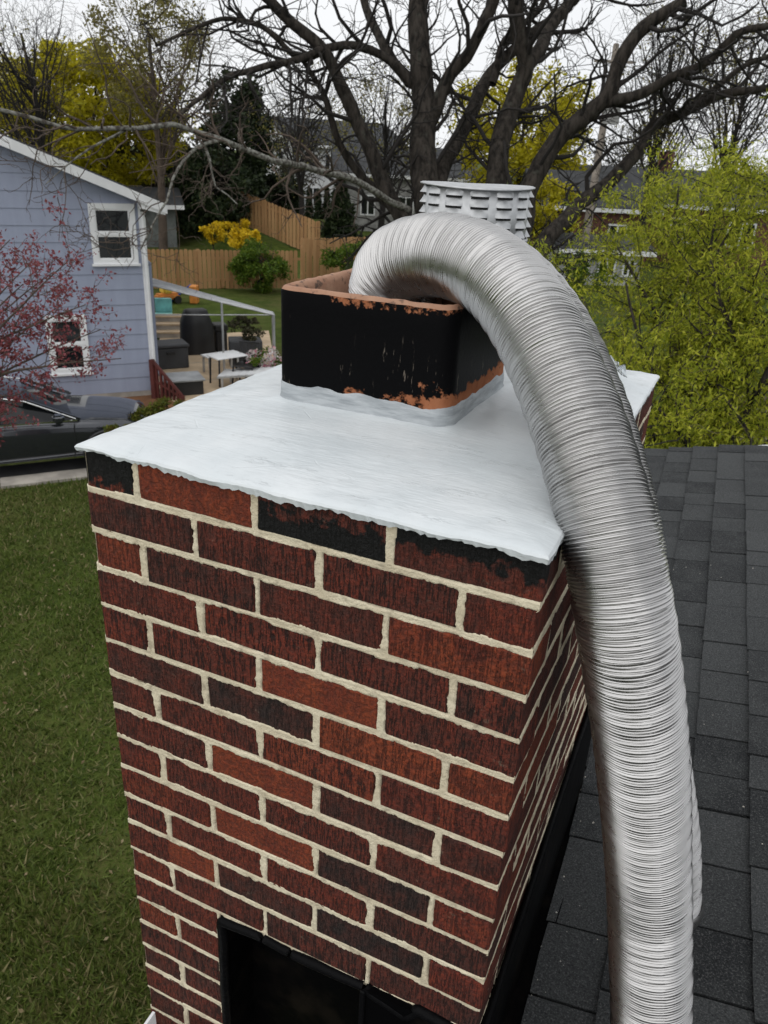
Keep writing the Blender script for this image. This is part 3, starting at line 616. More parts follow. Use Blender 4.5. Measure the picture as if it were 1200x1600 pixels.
# ================================================================== TREES
def walk(p, d, L, n, wob, up, r):
    pts = [np.array(p, float)]; d = np.array(d, float); d /= np.linalg.norm(d)
    for _ in range(n):
        d = d+r.normal(size=3)*wob; d[2] += up; d /= np.linalg.norm(d); pts.append(pts[-1]+d*L/n)
    return np.array(pts)
def twigs_on(limbs, rnd, density, length, lev, minr, up=.05, wob=.22, spread=.9, start=.15):
    """side branches on limbs [(pts, radii)] -> (wood list, tip points)"""
    wood, tips = [], []
    for pts, rad in limbs:
        seg = np.linalg.norm(np.diff(pts, axis=0), axis=1); tot = seg.sum(); cum = np.r_[0, np.cumsum(seg)]
        k = max(1, rnd.poisson(tot*density))
        for _ in range(k):
            s_ = tot*(start+(1-start)*rnd.random()); i = min(len(pts)-2, int(np.searchsorted(cum, s_))-1); i = max(i, 0)
            f = (s_-cum[i])/max(1e-6, seg[i]); p = pts[i]+(pts[i+1]-pts[i])*f; t_ = pts[i+1]-pts[i]; t_ /= np.linalg.norm(t_)+1e-9
            sd_ = rnd.normal(size=3); sd_ -= t_*sd_.dot(t_); sd_ /= np.linalg.norm(sd_)+1e-9
            d = t_*(.55+.3*rnd.random())+sd_*spread; L = length*(.45+.8*rnd.random()); rr = max(minr, min((rad[i]*(1-f)+rad[i+1]*f)*.55, .018*L+minr))
            nn = 6 if lev > 0 else 4; q = walk(p, d, L, nn, wob, up, rnd); ra = np.linspace(rr, max(minr*.6, rr*.3), nn+1)
            wood.append((q, ra)); tips.append(q[-1])
    return wood, tips
def tree_obj(name, label, base, group=None): return empty(name, base, label, 'tree', group)
def add_wood(name, L, mat, par, sides=5):
    o = tubes(name, [(q-np.array(par.location), r_, sides) for q, r_ in L], mat, par)
    if name not in ('trunk', 'long_pale_limb'): o['kind'] = 'stuff'
    return o
def add_leaves(name, C, size, mat, par, **kw): return leaves(name, np.asarray(C)-np.array(par.location), size, mat, par, **kw)
def limb(pl, w0, w1, sub=4):
    q = np.array([at(*p) for p in pl]); dm = np.mean([p[2] for p in pl]); s_, _ = spline(q, .25)
    s_ = s_+np.stack([fbm(np.arange(len(s_))*.35+a*9+pl[0][0], np.zeros(len(s_))+a, 2)-.5 for a in range(3)], 1)*.10
    r_ = .80*np.linspace(pxw(w0, dm)/2, pxw(w1, dm)/2, len(s_))*(.92+.16*fbm(np.arange(len(s_))*.6+pl[0][1], np.zeros(len(s_)), 2)); return s_, r_

# --- the big bare tree, several stems from one stool
TD = 20.
tb = G(760, 520); tb = at(752, 500, TD); tb[2] = GZ
big = tree_obj('bare_tree', 'huge dark bare tree with many spreading stems behind the chimney', tb)
bs = (745, 560, TD)
Lm = [limb([(735, 620, TD), (690, 420, TD), (668, 310, TD), (662, 230, TD), (660, 150, TD), (655, 60, TD-.3), (648, -90, TD-.5)], 84, 30),
      limb([(700, 480, TD), (635, 350, TD), (600, 290, TD), (575, 225, TD-.3), (545, 160, TD-.6), (505, 80, TD-1), (450, 28, TD-1.4), (395, -30, TD-1.8)], 40, 18),
      limb([(690, 440, TD+.4), (630, 350, TD+.6), (580, 292, TD+.6), (545, 250, TD+.4), (522, 205, TD), (505, 150, TD-.4), (470, 90, TD-1)], 26, 9),
      limb([(790, 620, TD), (775, 420, TD), (775, 285, TD), (785, 215, TD), (806, 145, TD), (822, 100, TD-.3), (810, 55, TD-.6), (803, -60, TD-1)], 64, 26),
      limb([(818, 112, TD-.2), (845, 80, TD), (856, 50, TD+.3), (882, 12, TD+.5), (915, -40, TD+1)], 30, 18),
      limb([(680, 340, TD), (692, 262, TD+.3), (730, 190, TD+.6), (760, 125, TD+1), (800, 80, TD+1.2), (848, 45, TD+1.4), (905, -5, TD+1.8)], 34, 18),
      limb([(672, 190, TD), (700, 122, TD-.3), (730, 88, TD-.6), (755, 40, TD-.9), (780, -20, TD-1.2)], 30, 18),
      limb([(800, 560, TD), (815, 360, TD), (836, 275, TD), (870, 220, TD), (910, 184, TD-.2), (950, 150, TD-.5), (960, 112, TD-.6), (980, 75, TD-.8), (1015, 35, TD-1), (1080, -5, TD-1.3)], 54, 22),
      limb([(940, 160, TD-.4), (1000, 145, TD-.8), (1050, 120, TD-1.2), (1100, 100, TD-1.6), (1130, 72, TD-2), (1160, 52, TD-2.2), (1230, 40, TD-2.6)], 25, 11),
      limb([(800, 540, TD), (840, 400, TD), (895, 330, TD+.2), (950, 285, TD+.3), (995, 240, TD+.3), (1015, 200, TD+.2), (1050, 184, TD), (1100, 160, TD-.3), (1145, 145, TD-.6), (1240, 132, TD-1)], 42, 12),
      limb([(1085, 165, TD-.2), (1150, 110, TD-.5), (1220, 78, TD-.8)], 13, 8),
      limb([(655, 140, TD), (600, 88, TD-.4), (550, 68, TD-.8), (500, 78, TD-1.1), (470, 94, TD-1.4), (400, 106, TD-1.8), (350, 121, TD-2.2), (300, 165, TD-2.6), (270, 192, TD-2.8)], 20, 7),
      limb([(500, 80, TD-1), (470, 92, TD-1.2), (430, 60, TD-1.6), (400, 36, TD-1.9), (350, 30, TD-2.3), (300, 46, TD-2.7), (235, 75, TD-3.2)], 14, 5),
      limb([(640, 130, TD), (590, 55, TD+.3), (570, 10, TD+.4), (560, -40, TD+.6)], 22, 14),
      limb([(770, 130, TD+.9), (790, 60, TD+1), (840, 20, TD+1.3), (860, -30, TD+1.5)], 16, 10)]
rn = np.random.default_rng(21)
w1, t1 = twigs_on(Lm, rn, 1.9, 2.5, 2, .015, .03, .30)
w2, t2 = twigs_on(w1, rn, 2.3, 1.15, 1, .011, .03, .34)
w3, t3 = twigs_on(w2, rn, 2.6, .6, 0, .008, .03, .38)
add_wood('trunk', Lm, M_BARK, big, 12); add_wood('branches', w1+w2, M_TWIG, big, 5); add_wood('twigs', w3, M_TWIG, big, 3)
# long pale limb reaching left in front of the blue house
Ll = [limb([(640, 330, TD), (560, 285, TD-1.5), (480, 262, TD-3), (430, 252, TD-4), (380, 235, TD-4.6), (335, 215, TD-5.2), (300, 201, TD-5.6), (262, 192, TD-6), (200, 199, TD-6.5), (100, 197, TD-7), (50, 187, TD-7.2), (-20, 168, TD-7.5)], 18, 6),
      limb([(345, 218, TD-5.2), (312, 226, TD-5.4), (288, 250, TD-5.7), (270, 280, TD-5.9), (262, 312, TD-6), (240, 345, TD-6.1), (215, 395, TD-6.2)], 8, 3),
      limb([(318, 226, TD-5.3), (328, 255, TD-5.2), (336, 290, TD-5.1), (365, 310, TD-5), (372, 330, TD-5)], 6, 2),
      limb([(200, 199, TD-6.5), (150, 230, TD-6.6), (105, 260, TD-6.8), (60, 300, TD-7)], 6, 2)]
w1, t1 = twigs_on(Ll, rn, 2.4, 1.6, 2, .009, .0, .34); w2, _ = twigs_on(w1, rn, 2.6, .65, 1, .006, .0, .38); w3, _ = twigs_on(w2, rn, 2.2, .3, 0, .0045, .0, .38)
add_wood('long_pale_limb', Ll, M_LICH, big, 8); add_wood('limb_twigs', w1+w2+w3, M_TWIGB, big, 4)

def crown_pts(c, rad, n, clumps, rnd, csz=.28, fill=.35):
    cc = rnd.normal(size=(clumps, 3)); cc /= np.linalg.norm(cc, axis=1)[:, None]; cc *= (fill+(1-fill)*rnd.random((clumps, 1))**.5); cc *= rad
    k = rnd.integers(0, clumps, n); q = rnd.normal(size=(n, 3)); q /= np.linalg.norm(q, axis=1)[:, None]; q *= rnd.random((n, 1))**.45
    return np.asarray(c)+cc[k]+q*np.asarray(rad)*csz*(.6+.8*rnd.random(clumps))[k][:, None]
def leafy(name, label, px, py, d, wpx, hpx, mat, n, size, seed, group=None, clumps=40, stems=9, tw=M_TWIG, csz=.26, cat='tree', depth=1., wr=1., droop=0.):
    """a tree or bush: middle of its crown on sight line (px, py) at distance d, crown size in metres from its apparent size"""
    rnd = np.random.default_rng(seed); c = at(px, py, d); rx = pxw(wpx, d)/2; rz = pxw(hpx, d)/2
    b = np.array((c[0], c[1], GZ)); T = empty(name, b, label, cat, group)
    top = c[2]+rz*.6; wood = []
    hT = c[2]-GZ; tr = max(.03, .035*rx+.02*hT*.6)*wr
    tk = np.array([b+(0, 0, -.05), b+(rnd.normal()*.1, rnd.normal()*.1, max(.2, hT*.4)), b+(rnd.normal()*.2, rnd.normal()*.2, max(.4, hT*.75)), c+(0, 0, rz*.35)])
    tk, _ = spline(tk, max(.15, hT/12)); wood.append((tk, np.linspace(tr, tr*.25, len(tk))))
    for s_ in range(stems):
        i = int(len(tk)*(.3+.5*rnd.random())); dd = rnd.normal(size=3); dd[2] = abs(dd[2])*.7+.3; e_ = c+dd/np.linalg.norm(dd)*np.array((rx, rx*depth, rz))*.85
        q = walk(tk[i], e_-tk[i], np.linalg.norm(e_-tk[i]), 7, .14, .02, rnd); wood.append((q, np.linspace(tr*(.42 if stems < 20 else .22), .008, 8)))
    w1, _ = twigs_on(wood[1:], rnd, (1.6 if stems < 20 else 3.2)/max(.5, rx*.5), rx*.6, 1, .006, .03)
    if stems >= 20: w1 = w1+twigs_on(w1, rnd, 2.2/max(.5, rx*.5), rx*.28, 0, .006, .03)[0]
    add_wood('trunk', wood, tw, T, 6); add_wood('branches', w1, tw, T, 3)
    P_ = crown_pts(c, (rx*.82, rx*.82*depth, rz*.82), n, clumps, rnd, csz); P_ = P_[P_[:, 2] > GZ+.02]
    add_leaves('crown', P_, size, mat, T, droop=droop); return T

# --- leafy spring tree at the right, just past the roof
rnd = np.random.default_rng(5)
rt = tree_obj('willowy_tree', 'fresh yellow green feathery tree filling the right side past the roof', (*at(1130, 560, 9.5)[:2], GZ))
rbp = np.array(rt.location); top = at(1120, 300, 9.5)
stm = [spline(np.array([rbp, rbp+(.1, .05, 1.6), at(1150, 560, 9.3), at(1125, 470, 9.3), at(1110, 400, 9.4), at(1120, 330, 9.5)]), .2)[0],
       spline(np.array([rbp+(0, 0, .9), at(1060, 650, 9.6), at(1010, 560, 9.4), at(985, 480, 9.2), at(975, 420, 9.2)]), .2)[0],
       spline(np.array([rbp+(0, 0, 1.2), at(1190, 600, 9.0), at(1230, 480, 8.8), at(1250, 360, 8.9), at(1190, 290, 9.0)]), .2)[0],
       spline(np.array([rbp+(0, 0, 1.4), at(1120, 560, 10.3), at(1080, 450, 10.6), at(1050, 360, 10.8), at(1010, 330, 11)]), .2)[0],
       spline(np.array([rbp+(0, 0, 1.0), at(1000, 690, 9.0), at(950, 600, 9.3), at(930, 520, 9.6), at(900, 440, 9.8)]), .2)[0],
       spline(np.array([rbp+(0, 0, .6), at(1080, 720, 8.6), at(1040, 650, 8.2), at(1000, 620, 8.2)]), .2)[0],
       spline(np.array([rbp+(0, 0, .8), at(1170, 720, 8.8), at(1160, 660, 8.4), at(1120, 610, 8.3)]), .2)[0],
       spline(np.array([rbp+(0, 0, 1.5), at(1140, 480, 9.8), at(1120, 400, 9.8), at(1190, 300, 9.8)]), .2)[0],
       spline(np.array([rbp+(0, 0, 1.4), at(1060, 560, 10.2), at(990, 430, 10.2), at(955, 370, 10.3)]), .2)[0],
       spline(np.array([rbp+(0, 0, 1.6), at(1110, 520, 10.4), at(1060, 380, 10.4), at(1060, 290, 10.4)]), .2)[0],
       spline(np.array([rbp+(0, 0, 1.6), at(1180, 480, 9.3), at(1215, 330, 9.0), at(1195, 235, 9.0)]), .2)[0]]
wood = [(q, np.linspace(.05 if i else .075, .012, len(q))) for i, q in enumerate(stm)]
w1, t1 = twigs_on(wood, rnd, 8.0, 1.15, 2, .005, .02, .2, 1.0, .08); w2, t2 = twigs_on(w1, rnd, 4.6, .45, 0, .003, -.03, .25, .8)
add_wood('trunk', wood, M_BARK, rt, 8); add_wood('branches', w1, M_TWIG, rt, 5); add_wood('twigs', w2, M_TWIGB, rt, 3)
allq = [q for q, _ in w2]+[q for q, _ in w1]; PP = np.concatenate(allq)
LP = np.repeat(PP, 9, 0); LP = LP+rnd.normal(size=LP.shape)*.05
print('willow leaves', len(LP))
add_leaves('crown', LP, .064, M_L_SPRING, rt, aspect=.27, droop=.6)

# --- red budding tree at the left in front of the car
rnd = np.random.default_rng(15); RD = 8.
rm = tree_obj('red_budding_tree', 'small tree with red spring buds at the left edge before the blue house', (*at(-70, 700, RD)[:2], GZ)); rb0 = np.array(rm.location)
stm = []
for (pa, pb) in (((-30, 560), (120, 395)), ((-20, 600), (190, 560)), ((-40, 520), (60, 400)), ((-60, 480), (20, 370)), ((-20, 580), (90, 480)), ((-30, 610), (170, 510)), ((-60, 560), (40, 440)), ((-60, 600), (-20, 380)), ((-30, 560), (150, 470)), ((-40, 540), (90, 420)), ((-30, 590), (40, 500))):
    dz_ = rnd.normal()*.35; q = np.array([rb0+(0, 0, .3), at(-60, 720, RD), at(*pa, RD+dz_*.5), (at(*pa, RD+dz_*.5)+at(*pb, RD+dz_))/2+(0, 0, .06), at(*pb, RD+dz_)]); stm.append((spline(q, .12)[0]))
wood = [(q, np.linspace(.035, .005, len(q))) for q in stm]
w1, _ = twigs_on(wood, rnd, 4.2, .55, 1, .004, .03, .22, .8, .4); w2, _ = twigs_on(w1, rnd, 5., .22, 0, .003, .03, .25, .8)
add_wood('trunk', wood, M_TWIGB, rm, 6); add_wood('branches', w1+w2, M_TWIGB, rm, 3)
PP = np.concatenate([q[2:] for q, _ in w2]+[q[3:] for q, _ in w1]); PP = np.repeat(PP, 5, 0); PP += rnd.normal(size=PP.shape)*.022
add_leaves('crown', PP, .038, M_L_RED, rm, aspect=.55)

# --- background trees, bushes and hedges
leafy('maple_tree', 'golden green budding maple behind the blue house roof at the left', 135, 190, 40, 330, 250, M_L_GOLD, 26000, .27, 31, clumps=110, csz=.24)
leafy('maple_tree', 'thin olive budding tree rising above the golden maple at upper left', 235, 95, 36, 260, 260, M_L_OLIVE, 6000, .17, 32, clumps=60, stems=26, tw=M_TWIGB, csz=.2)
leafy('maple_tree', 'yellow green rounded tree behind the bare stems right of centre', 815, 215, 46, 250, 260, M_L_GOLD, 17000, .27, 33, clumps=80, csz=.24)
leafy('maple_tree', 'low yellow green tree below the utility pole beside the cap', 855, 330, 34, 110, 120, M_L_GOLD, 3000, .2, 34, clumps=26)
leafy('spruce_tree', 'tall dark evergreen left of the bare tree', 365, 225, 44, 150, 230, M_L_DARK, 12000, .3, 35, clumps=60, csz=.25)
leafy('spruce_tree', 'broad dark evergreen under the long pale limb', 330, 300, 42, 190, 140, M_L_DARK, 9000, .28, 36, clumps=50)
leafy('thicket_tree', 'brownish olive thicket tree behind the shed roof', 230, 260, 46, 190, 160, M_L_BROWN, 6500, .28, 37, clumps=50)
leafy('thicket_tree', 'brown leafless thicket between the spruce and the white house', 440, 260, 50, 150, 150, M_L_BROWN, 2600, .22, 38, clumps=50, stems=24)
leafy('thicket_tree', 'dark bushy evergreen left of the hedge of narrow cypresses', 425, 312, 48, 110, 100, M_L_DARK, 7000, .26, 39, clumps=40)
leafy('bare_tree', 'fine bare tree with pale buds beyond the brick house at far right', 1045, 130, 36, 240, 300, M_L_OLIVE, 1300, .14, 40, clumps=60, stems=30, csz=.2)
leafy('bare_tree', 'fine bare tree behind the willowy tree at the right edge', 1170, 110, 30, 200, 260, M_L_OLIVE, 1100, .13, 41, clumps=60, stems=26, csz=.2)
leafy('bare_tree', 'dark twiggy bare tree at the top left corner', 40, 110, 26, 230, 300, M_L_OLIVE, 350, .1, 42, clumps=40, stems=30, csz=.2)
leafy('bare_tree', 'grey twiggy tree between the spruce and the big stems', 470, 190, 38, 200, 240, M_L_OLIVE, 900, .13, 43, clumps=50, stems=28, csz=.2)
leafy('bare_tree', 'olive bare tree with buds close behind the big left stem', 600, 190, 42, 220, 230, M_L_OLIVE, 2200, .17, 44, clumps=60, stems=24, csz=.2)
leafy('thicket_tree', 'reddish brown bare thicket behind the brick house chimney', 990, 240, 52, 180, 110, M_L_BROWN, 1800, .2, 45, clumps=40, stems=20)
FG = 'forsythia bushes by the upper fence'
leafy('forsythia_bush', 'bright yellow forsythia bush, nearest and roundest of the three', 385, 371, 36, 68, 40, M_L_YEL, 4200, .12, 51, FG, 20, 6, cat='bush')
leafy('forsythia_bush', 'bright yellow forsythia bush, leftmost of the three', 334, 364, 38, 50, 34, M_L_YEL, 2600, .12, 52, FG, 16, 6, cat='bush')
leafy('forsythia_bush', 'bright yellow forsythia bush at the back between the other two', 366, 353, 40, 62, 24, M_L_YEL, 2600, .12, 53, FG, 16, 6, cat='bush')
leafy('green_bush', 'round fresh green bush standing in front of the cedar fence', 407, 415, 29, 98, 88, M_L_MID, 6500, .12, 54, clumps=30, cat='bush')
leafy('green_bush', 'green bush before the fence just left of the hose arch', 548, 408, 31, 100, 62, M_L_MID, 4500, .12, 55, clumps=26, cat='bush')
leafy('green_bush', 'low dark ground bush at the foot of the cedar fence', 350, 448, 30, 50, 18, M_L_MID, 900, .1, 56, clumps=10, stems=4, cat='bush')
leafy('green_bush', 'grey green bush beside the conical fir', 478, 372, 46, 70, 36, M_L_DARK, 2500, .16, 57, clumps=18, stems=5, cat='bush')
leafy('green_bush', 'bright green bush at the foot of the utility pole', 905, 425, 30, 110, 80, M_L_MID, 3000, .12, 58, clumps=20, cat='bush')
for i_, (px_, py_, d_) in enumerate(((186, 684, 12.6), (226, 658, 13.2), (264, 640, 13.9))):
    leafy('green_bush', ('low hedge bush between the car nose and the crown, nearest of the three', 'low hedge bush between the other two by the car nose', 'low hedge bush nearest the red railing')[i_], px_, py_, d_, 64, 52, M_L_HEDGE, 3200, .05, 90+i_, 'low hedge beside the driveway', 20, 5, cat='bush')
def conifer(name, label, px, pyt, pyb, d, wpx, n, size, seed, group=None, mat=M_L_DARK, cat='tree'):
    rnd = np.random.default_rng(seed); t_ = at(px, pyt, d); b_ = at(px, pyb, d); base_ = np.array((t_[0], t_[1], GZ)); H = t_[2]-GZ; R0 = pxw(wpx, d)/2
    T = empty(name, base_, label, cat, group); add_wood('trunk', [(np.array([base_, base_+(0, 0, H*.5), base_+(0, 0, H*.97)]), np.array([.12, .08, .02]))], M_TWIG, T, 6)
    z = rnd.random(n)**1.3; a_ = rnd.random(n)*6.283; lay = .75+.25*np.sin(z*40+3*np.sin(a_*2)); rr = R0*(1-z)**.8*lay*(.35+.65*rnd.random(n)**.4)*(.85+.3*fbm(a_*2, z*9, 2))
    add_leaves('crown', np.stack([base_[0]+rr*np.cos(a_), base_[1]+rr*np.sin(a_), GZ+.05+z*H], 1), size, mat, T, droop=.4)
conifer('fir_tree', 'conical dark fir standing by the upper cedar fence', 533, 283, 392, 43, 84, 7000, .24, 61)
HG = 'narrow cypresses below the white house'
ORD = ('leftmost', 'second from the left', 'third from the left', 'fourth from the left', 'fifth from the left', 'rightmost')
for i, (px, py) in enumerate([(452, 300), (467, 296), (483, 293), (498, 298), (511, 292), (524, 297)]):
    conifer('cypress', 'narrow dark cypress below the white house, '+ORD[i]+' of the row', px, py, 345, 60, 15, 1300, .22, 70+i, HG)

# ================================================================== BLUE HOUSE
HC = np.array((-11.056, 12.031, GZ)); hd = np.array((-.651, -.759, 0)); hd /= np.linalg.norm(hd); hn = np.array((hd[1]*-1, hd[0], 0)); hn = np.array((.759, -.651, 0)); hn /= np.linalg.norm(hn)
bh = empty('blue_house', HC, 'blue grey sided gable house with white trim windows at the left', 'house'); HL, HDp, HE, RISE = 7.6, 9., 3.93, .39
def hw(u, z, o=0.): p = HC+hd*u+hn*o; return Vector((p[0], p[1], GZ+z))-Vector(HC)
MB().prism([hw(0, -.05), hw(HL, -.05), hw(HL, HE), hw(HL/2, HE+RISE*HL/2), hw(0, HE)], tuple(-hn*HDp)).build('wall', M_SIDING, bh)
EXS = .30; z = .16
while z < HE+RISE*HL/2-.1:
    z2 = z+EXS
    def lim(zz): return max(0., (zz-HE)/RISE)
    a0, a1 = lim(z), lim(z2)
    if HL-2*a1 < .3: break
    po = [hw(a0, z, .030), hw(HL-a0, z, .030), hw(HL-a1, z2+.012, .012), hw(a1, z2+.012, .012)]; pi_ = [p-Vector(hn)*.03 for p in po]
    MB().add(po+pi_, [(0, 1, 2, 3), (7, 6, 5, 4), (0, 4, 5, 1), (1, 5, 6, 2), (2, 6, 7, 3), (3, 7, 4, 0)]).build('siding_board', M_SIDING, bh)
    z = z2
def hwall_side(v, z, o): p = HC-hn*v-hd*o; return Vector((p[0], p[1], GZ+z))-Vector(HC)
for i in range(12):
    z = .16+i*EXS
    po = [hwall_side(.02, z, .02), hwall_side(HDp, z, .02), hwall_side(HDp, z+EXS+.01, .006), hwall_side(.02, z+EXS+.01, .006)]; pi_ = [p+Vector(hd)*.02 for p in po]
    MB().add(po+pi_, [(0, 1, 2, 3), (7, 6, 5, 4), (0, 4, 5, 1), (1, 5, 6, 2), (2, 6, 7, 3), (3, 7, 4, 0)]).build('siding_board', M_SIDING, bh)
rf = MB()
for sgn in (0, 1):
    e0 = (-.45 if not sgn else HL+.45); r0_ = HL/2
    ze = HE-RISE*.45; zr = HE+RISE*HL/2
    rf.prism([hw(e0, ze+.06, .32), hw(r0_, zr+.06, .32), hw(r0_, zr+.20, .32), hw(e0, ze+.18, .32)], tuple(-hn*(HDp+.6)))
rfo = rf.build('roof', M_ROOFD, bh)
for sgn in (0, 1):
    e0 = (-.47 if not sgn else HL+.47); MB().prism([hw(e0, HE-RISE*.47-.02, .325), hw(HL/2, HE+RISE*HL/2-.02, .325), hw(HL/2, HE+RISE*HL/2+.17, .325), hw(e0, HE-RISE*.47+.15, .325)], tuple(hn*.03)).build('rake_board', M_WHITE, rfo)
MB().prism([hw(-.47, HE-RISE*.47-.03, .33), hw(-.47, HE-RISE*.47+.12, .33), hw(-.50, HE-RISE*.47+.12, .33), hw(-.50, HE-RISE*.47-.03, .33)], tuple(-hn*(HDp+.6))).build('fascia', M_WHITE, rfo)
MB().prism([hw(0, HE-.12, .31), hw(0, HE+.02, .31), hw(-.46, HE-RISE*.46+.03, .31), hw(-.46, HE-RISE*.46-.06, .31)], tuple(-hn*(HDp+.5))).build('soffit', M_WHITE, rfo)
MB().prism([hw(-.03, 0, .034), hw(.012, 0, .034), hw(.012, HE-.05, .034), hw(-.03, HE-.05, .034)], tuple(-hn*.1)).build('corner_board', M_WHITE, bh)
def window(u0, u1, z0_, z1_, nm='window'):
    w_ = MB(); fw = .10
    for (a, b, c, d_) in ((u0, u1, z1_-fw, z1_), (u0, u1, z0_, z0_+fw*.8), (u0, u0+fw, z0_+fw*.8, z1_-fw), (u1-fw, u1, z0_+fw*.8, z1_-fw)):
        w_.prism([hw(a, c, .02), hw(b, c, .02), hw(b, d_, .02), hw(a, d_, .02)], tuple(hn*.05))
    wo = w_.build('window', M_WHITE, bh); zm = (z0_+z1_)/2
    MB().prism([hw(u0+fw, zm-.025, .035), hw(u1-fw, zm-.025, .035), hw(u1-fw, zm+.025, .035), hw(u0+fw, zm+.025, .035)], tuple(hn*.025)).build('sash_rail', M_WHITE, wo)
    for (c, d_) in ((z0_+fw*.8, zm-.025), (zm+.025, z1_-fw)):
        MB().prism([hw(u0+fw, c, .032), hw(u1-fw, c, .032), hw(u1-fw, d_, .032), hw(u0+fw, d_, .032)], tuple(hn*.006)).build('pane', M_GLASS, wo)
        b_ = MB()
        for (p0, p1, q0, q1) in ((u0+fw, u1-fw, c, c+.03), (u0+fw, u1-fw, d_-.03, d_), (u0+fw, u0+fw+.03, c+.03, d_-.03), (u1-fw-.03, u1-fw, c+.03, d_-.03)): b_.prism([hw(p0, q0, .034), hw(p1, q0, .034), hw(p1, q1, .034), hw(p0, q1, .034)], tuple(hn*.014))
        b_.build('sash', M_WHITE, wo)
    MB().prism([hw(u0-.03, z0_-.04, .02), hw(u1+.03, z0_-.04, .02), hw(u1+.03, z0_, .02), hw(u0-.03, z0_, .02)], tuple(hn*.09)).build('sill', M_WHITE, wo)
window(.08, .93, 2.76, 3.87); window(1.19, 1.95, .64, 1.80); window(4.4, 5.3, 2.76, 3.87)
MB().prism([hwall_side(1.6, 0, 0), hwall_side(1.6, 0, .42), hwall_side(1.6, 2.55, .42), hwall_side(1.6, 2.7, 0)], tuple(-hn*4)).build('rear_wing', M_SIDING, bh)
MB().rod(hw(-.06, 0.1, .07), hw(-.06, HE-.25, .07), .04, 8).build('downspout', M_WHITE, bh)
MB().prism([hw(0, 0, .016), hw(HL, 0, .016), hw(HL, .16, .016), hw(0, .16, .016)], tuple(hn*.01)).build('foundation', M_CONC, bh)
quadstrip('mulch_bed', [HC+hn*.02-hd*.3, HC+hn*1.0-hd*.3, HC+hn*1.0+hd*7, HC+hn*.02+hd*7], GZ+.05, simple('brown_mulch', (.17, .075, .03), .95, bump=.8, bsc=30), .06)
# awning frame on its side
aw = empty('awning_frame', G(345, 612), 'thin metal awning frame reaching out from the blue house over the patio', 'awning'); ab = Vector(aw.location)
A0 = at(228, 444, 17.6); A1 = at(240, 436, 21.5); B0_ = at(428, 492, 18.4); B1_ = at(426, 488, 20.6)
for i in range(9):
    f = i/8; MB().rod(Vector(A0+(A1-A0)*f), Vector(B0_+(B1_-B0_)*f), .018, 6).build('rafter', M_STEEL, aw, -ab)
for a, b in ((A0, A1), (B0_, B1_), ((A0+B0_)/2, (A1+B1_)/2)): MB().rod(Vector(a), Vector(b), .022, 6).build('cross_bar', M_STEEL, aw, -ab)
for p in (B0_, B1_, A0+(B0_-A0)*.58): MB().rod(Vector(p), Vector((p[0], p[1], GZ)), .028, 8).build('post', M_STEEL, aw, -ab)
MB().rod(Vector(at(232, 492, 18.2)), Vector(B0_), .014, 6).build('tie_bar', M_STEEL, aw, -ab)

# ================================================================== PARKED CAR
cu = Vector(ch).normalized(); cv = Vector(-cs).normalized()           # forward, away from us
cf = Vector(G(214, 716)); cf = Vector(c0)+cu*((cf-Vector(c0)).dot(cu)+.42)  # nose, near side
car = empty('parked_car', cf-cu*2.3+cv*.68, 'dark grey parked car on the driveway beside the lawn', 'car')
car.scale = (.97, .95, .95); car.rotation_euler = (0, 0, math.atan2(cu.y, cu.x))
# stations along x (nose +2.35): lower sill, belt height, half width
stn = [(2.35, .36, .58, .60), (2.28, .24, .70, .78), (2.0, .2, .80, .86), (1.5, .2, .86, .90), (.95, .2, .93, .91), (.3, .2, .955, .92), (-.6, .2, .965, .92), (-1.4, .2, .97, .91), (-1.9, .24, .97, .87), (-2.25, .3, .92, .78), (-2.35, .42, .75, .66)]
R_ = []
for x, zb, zt, w_ in stn:
    half_ = [(0, zb), (w_*.86, zb), (w_*.97, zb+.10), (w_, (zb+zt)/2), (w_*.985, zt-.12), (w_*.93, zt-.02), (w_*.8, zt+.012), (0, zt+.03)]
    R_.append([(x, -a, b) for a, b in half_]+[(x, a, b) for a, b in half_[-2:0:-1]])
me = gridmesh('body', np.array(R_), True, True); bd = link('body', me, M_CAR, car)
bm = bmesh.new(); bm.from_mesh(me); bm.faces.new([v for v in bm.verts if abs(v.co.x-2.35) < 1e-4]); bm.faces.new([v for v in bm.verts if abs(v.co.x+2.35) < 1e-4]); bmesh.ops.recalc_face_normals(bm, faces=bm.faces); bm.to_mesh(me); bm.free()
bd.modifiers.new('s', 'SUBSURF').render_levels = 2; bd.modifiers['s'].levels = 2
gh = [(1.02, .90, .90, .76), (.25, .92, 1.30, .70), (-.1, .92, 1.39, .69), (-.9, .92, 1.40, .68), (-1.35, .93, 1.30, .66), (-1.95, .95, .97, .62)]
R_ = [[(x, -.84*(1 if i < 5 else .9), zb), (x, -w_+.02, max(zb, zt-.05)), (x, -w_*.75, zt), (x, w_*.75, zt), (x, w_-.02, max(zb, zt-.05)), (x, .84*(1 if i < 5 else .9), zb)] for i, (x, zb, zt, w_) in enumerate(gh)]
k = N('car_glass', .05, spec=.35); k.set('Base Color', (.006, .007, .008)); M_CGL = k.m
link('greenhouse', gridmesh('greenhouse', np.array(R_), False), M_CGL, car)
R_ = [[(x, -w_*.97, zt-.045+.012), (x, -w_*.7, zt+.012), (x, 0, zt+.03), (x, w_*.7, zt+.012), (x, w_*.97, zt-.033)] for x, zb, zt, w_ in gh[1:5]]
link('roof_panel', gridmesh('roof_panel', np.array(R_)), M_CAR, car)
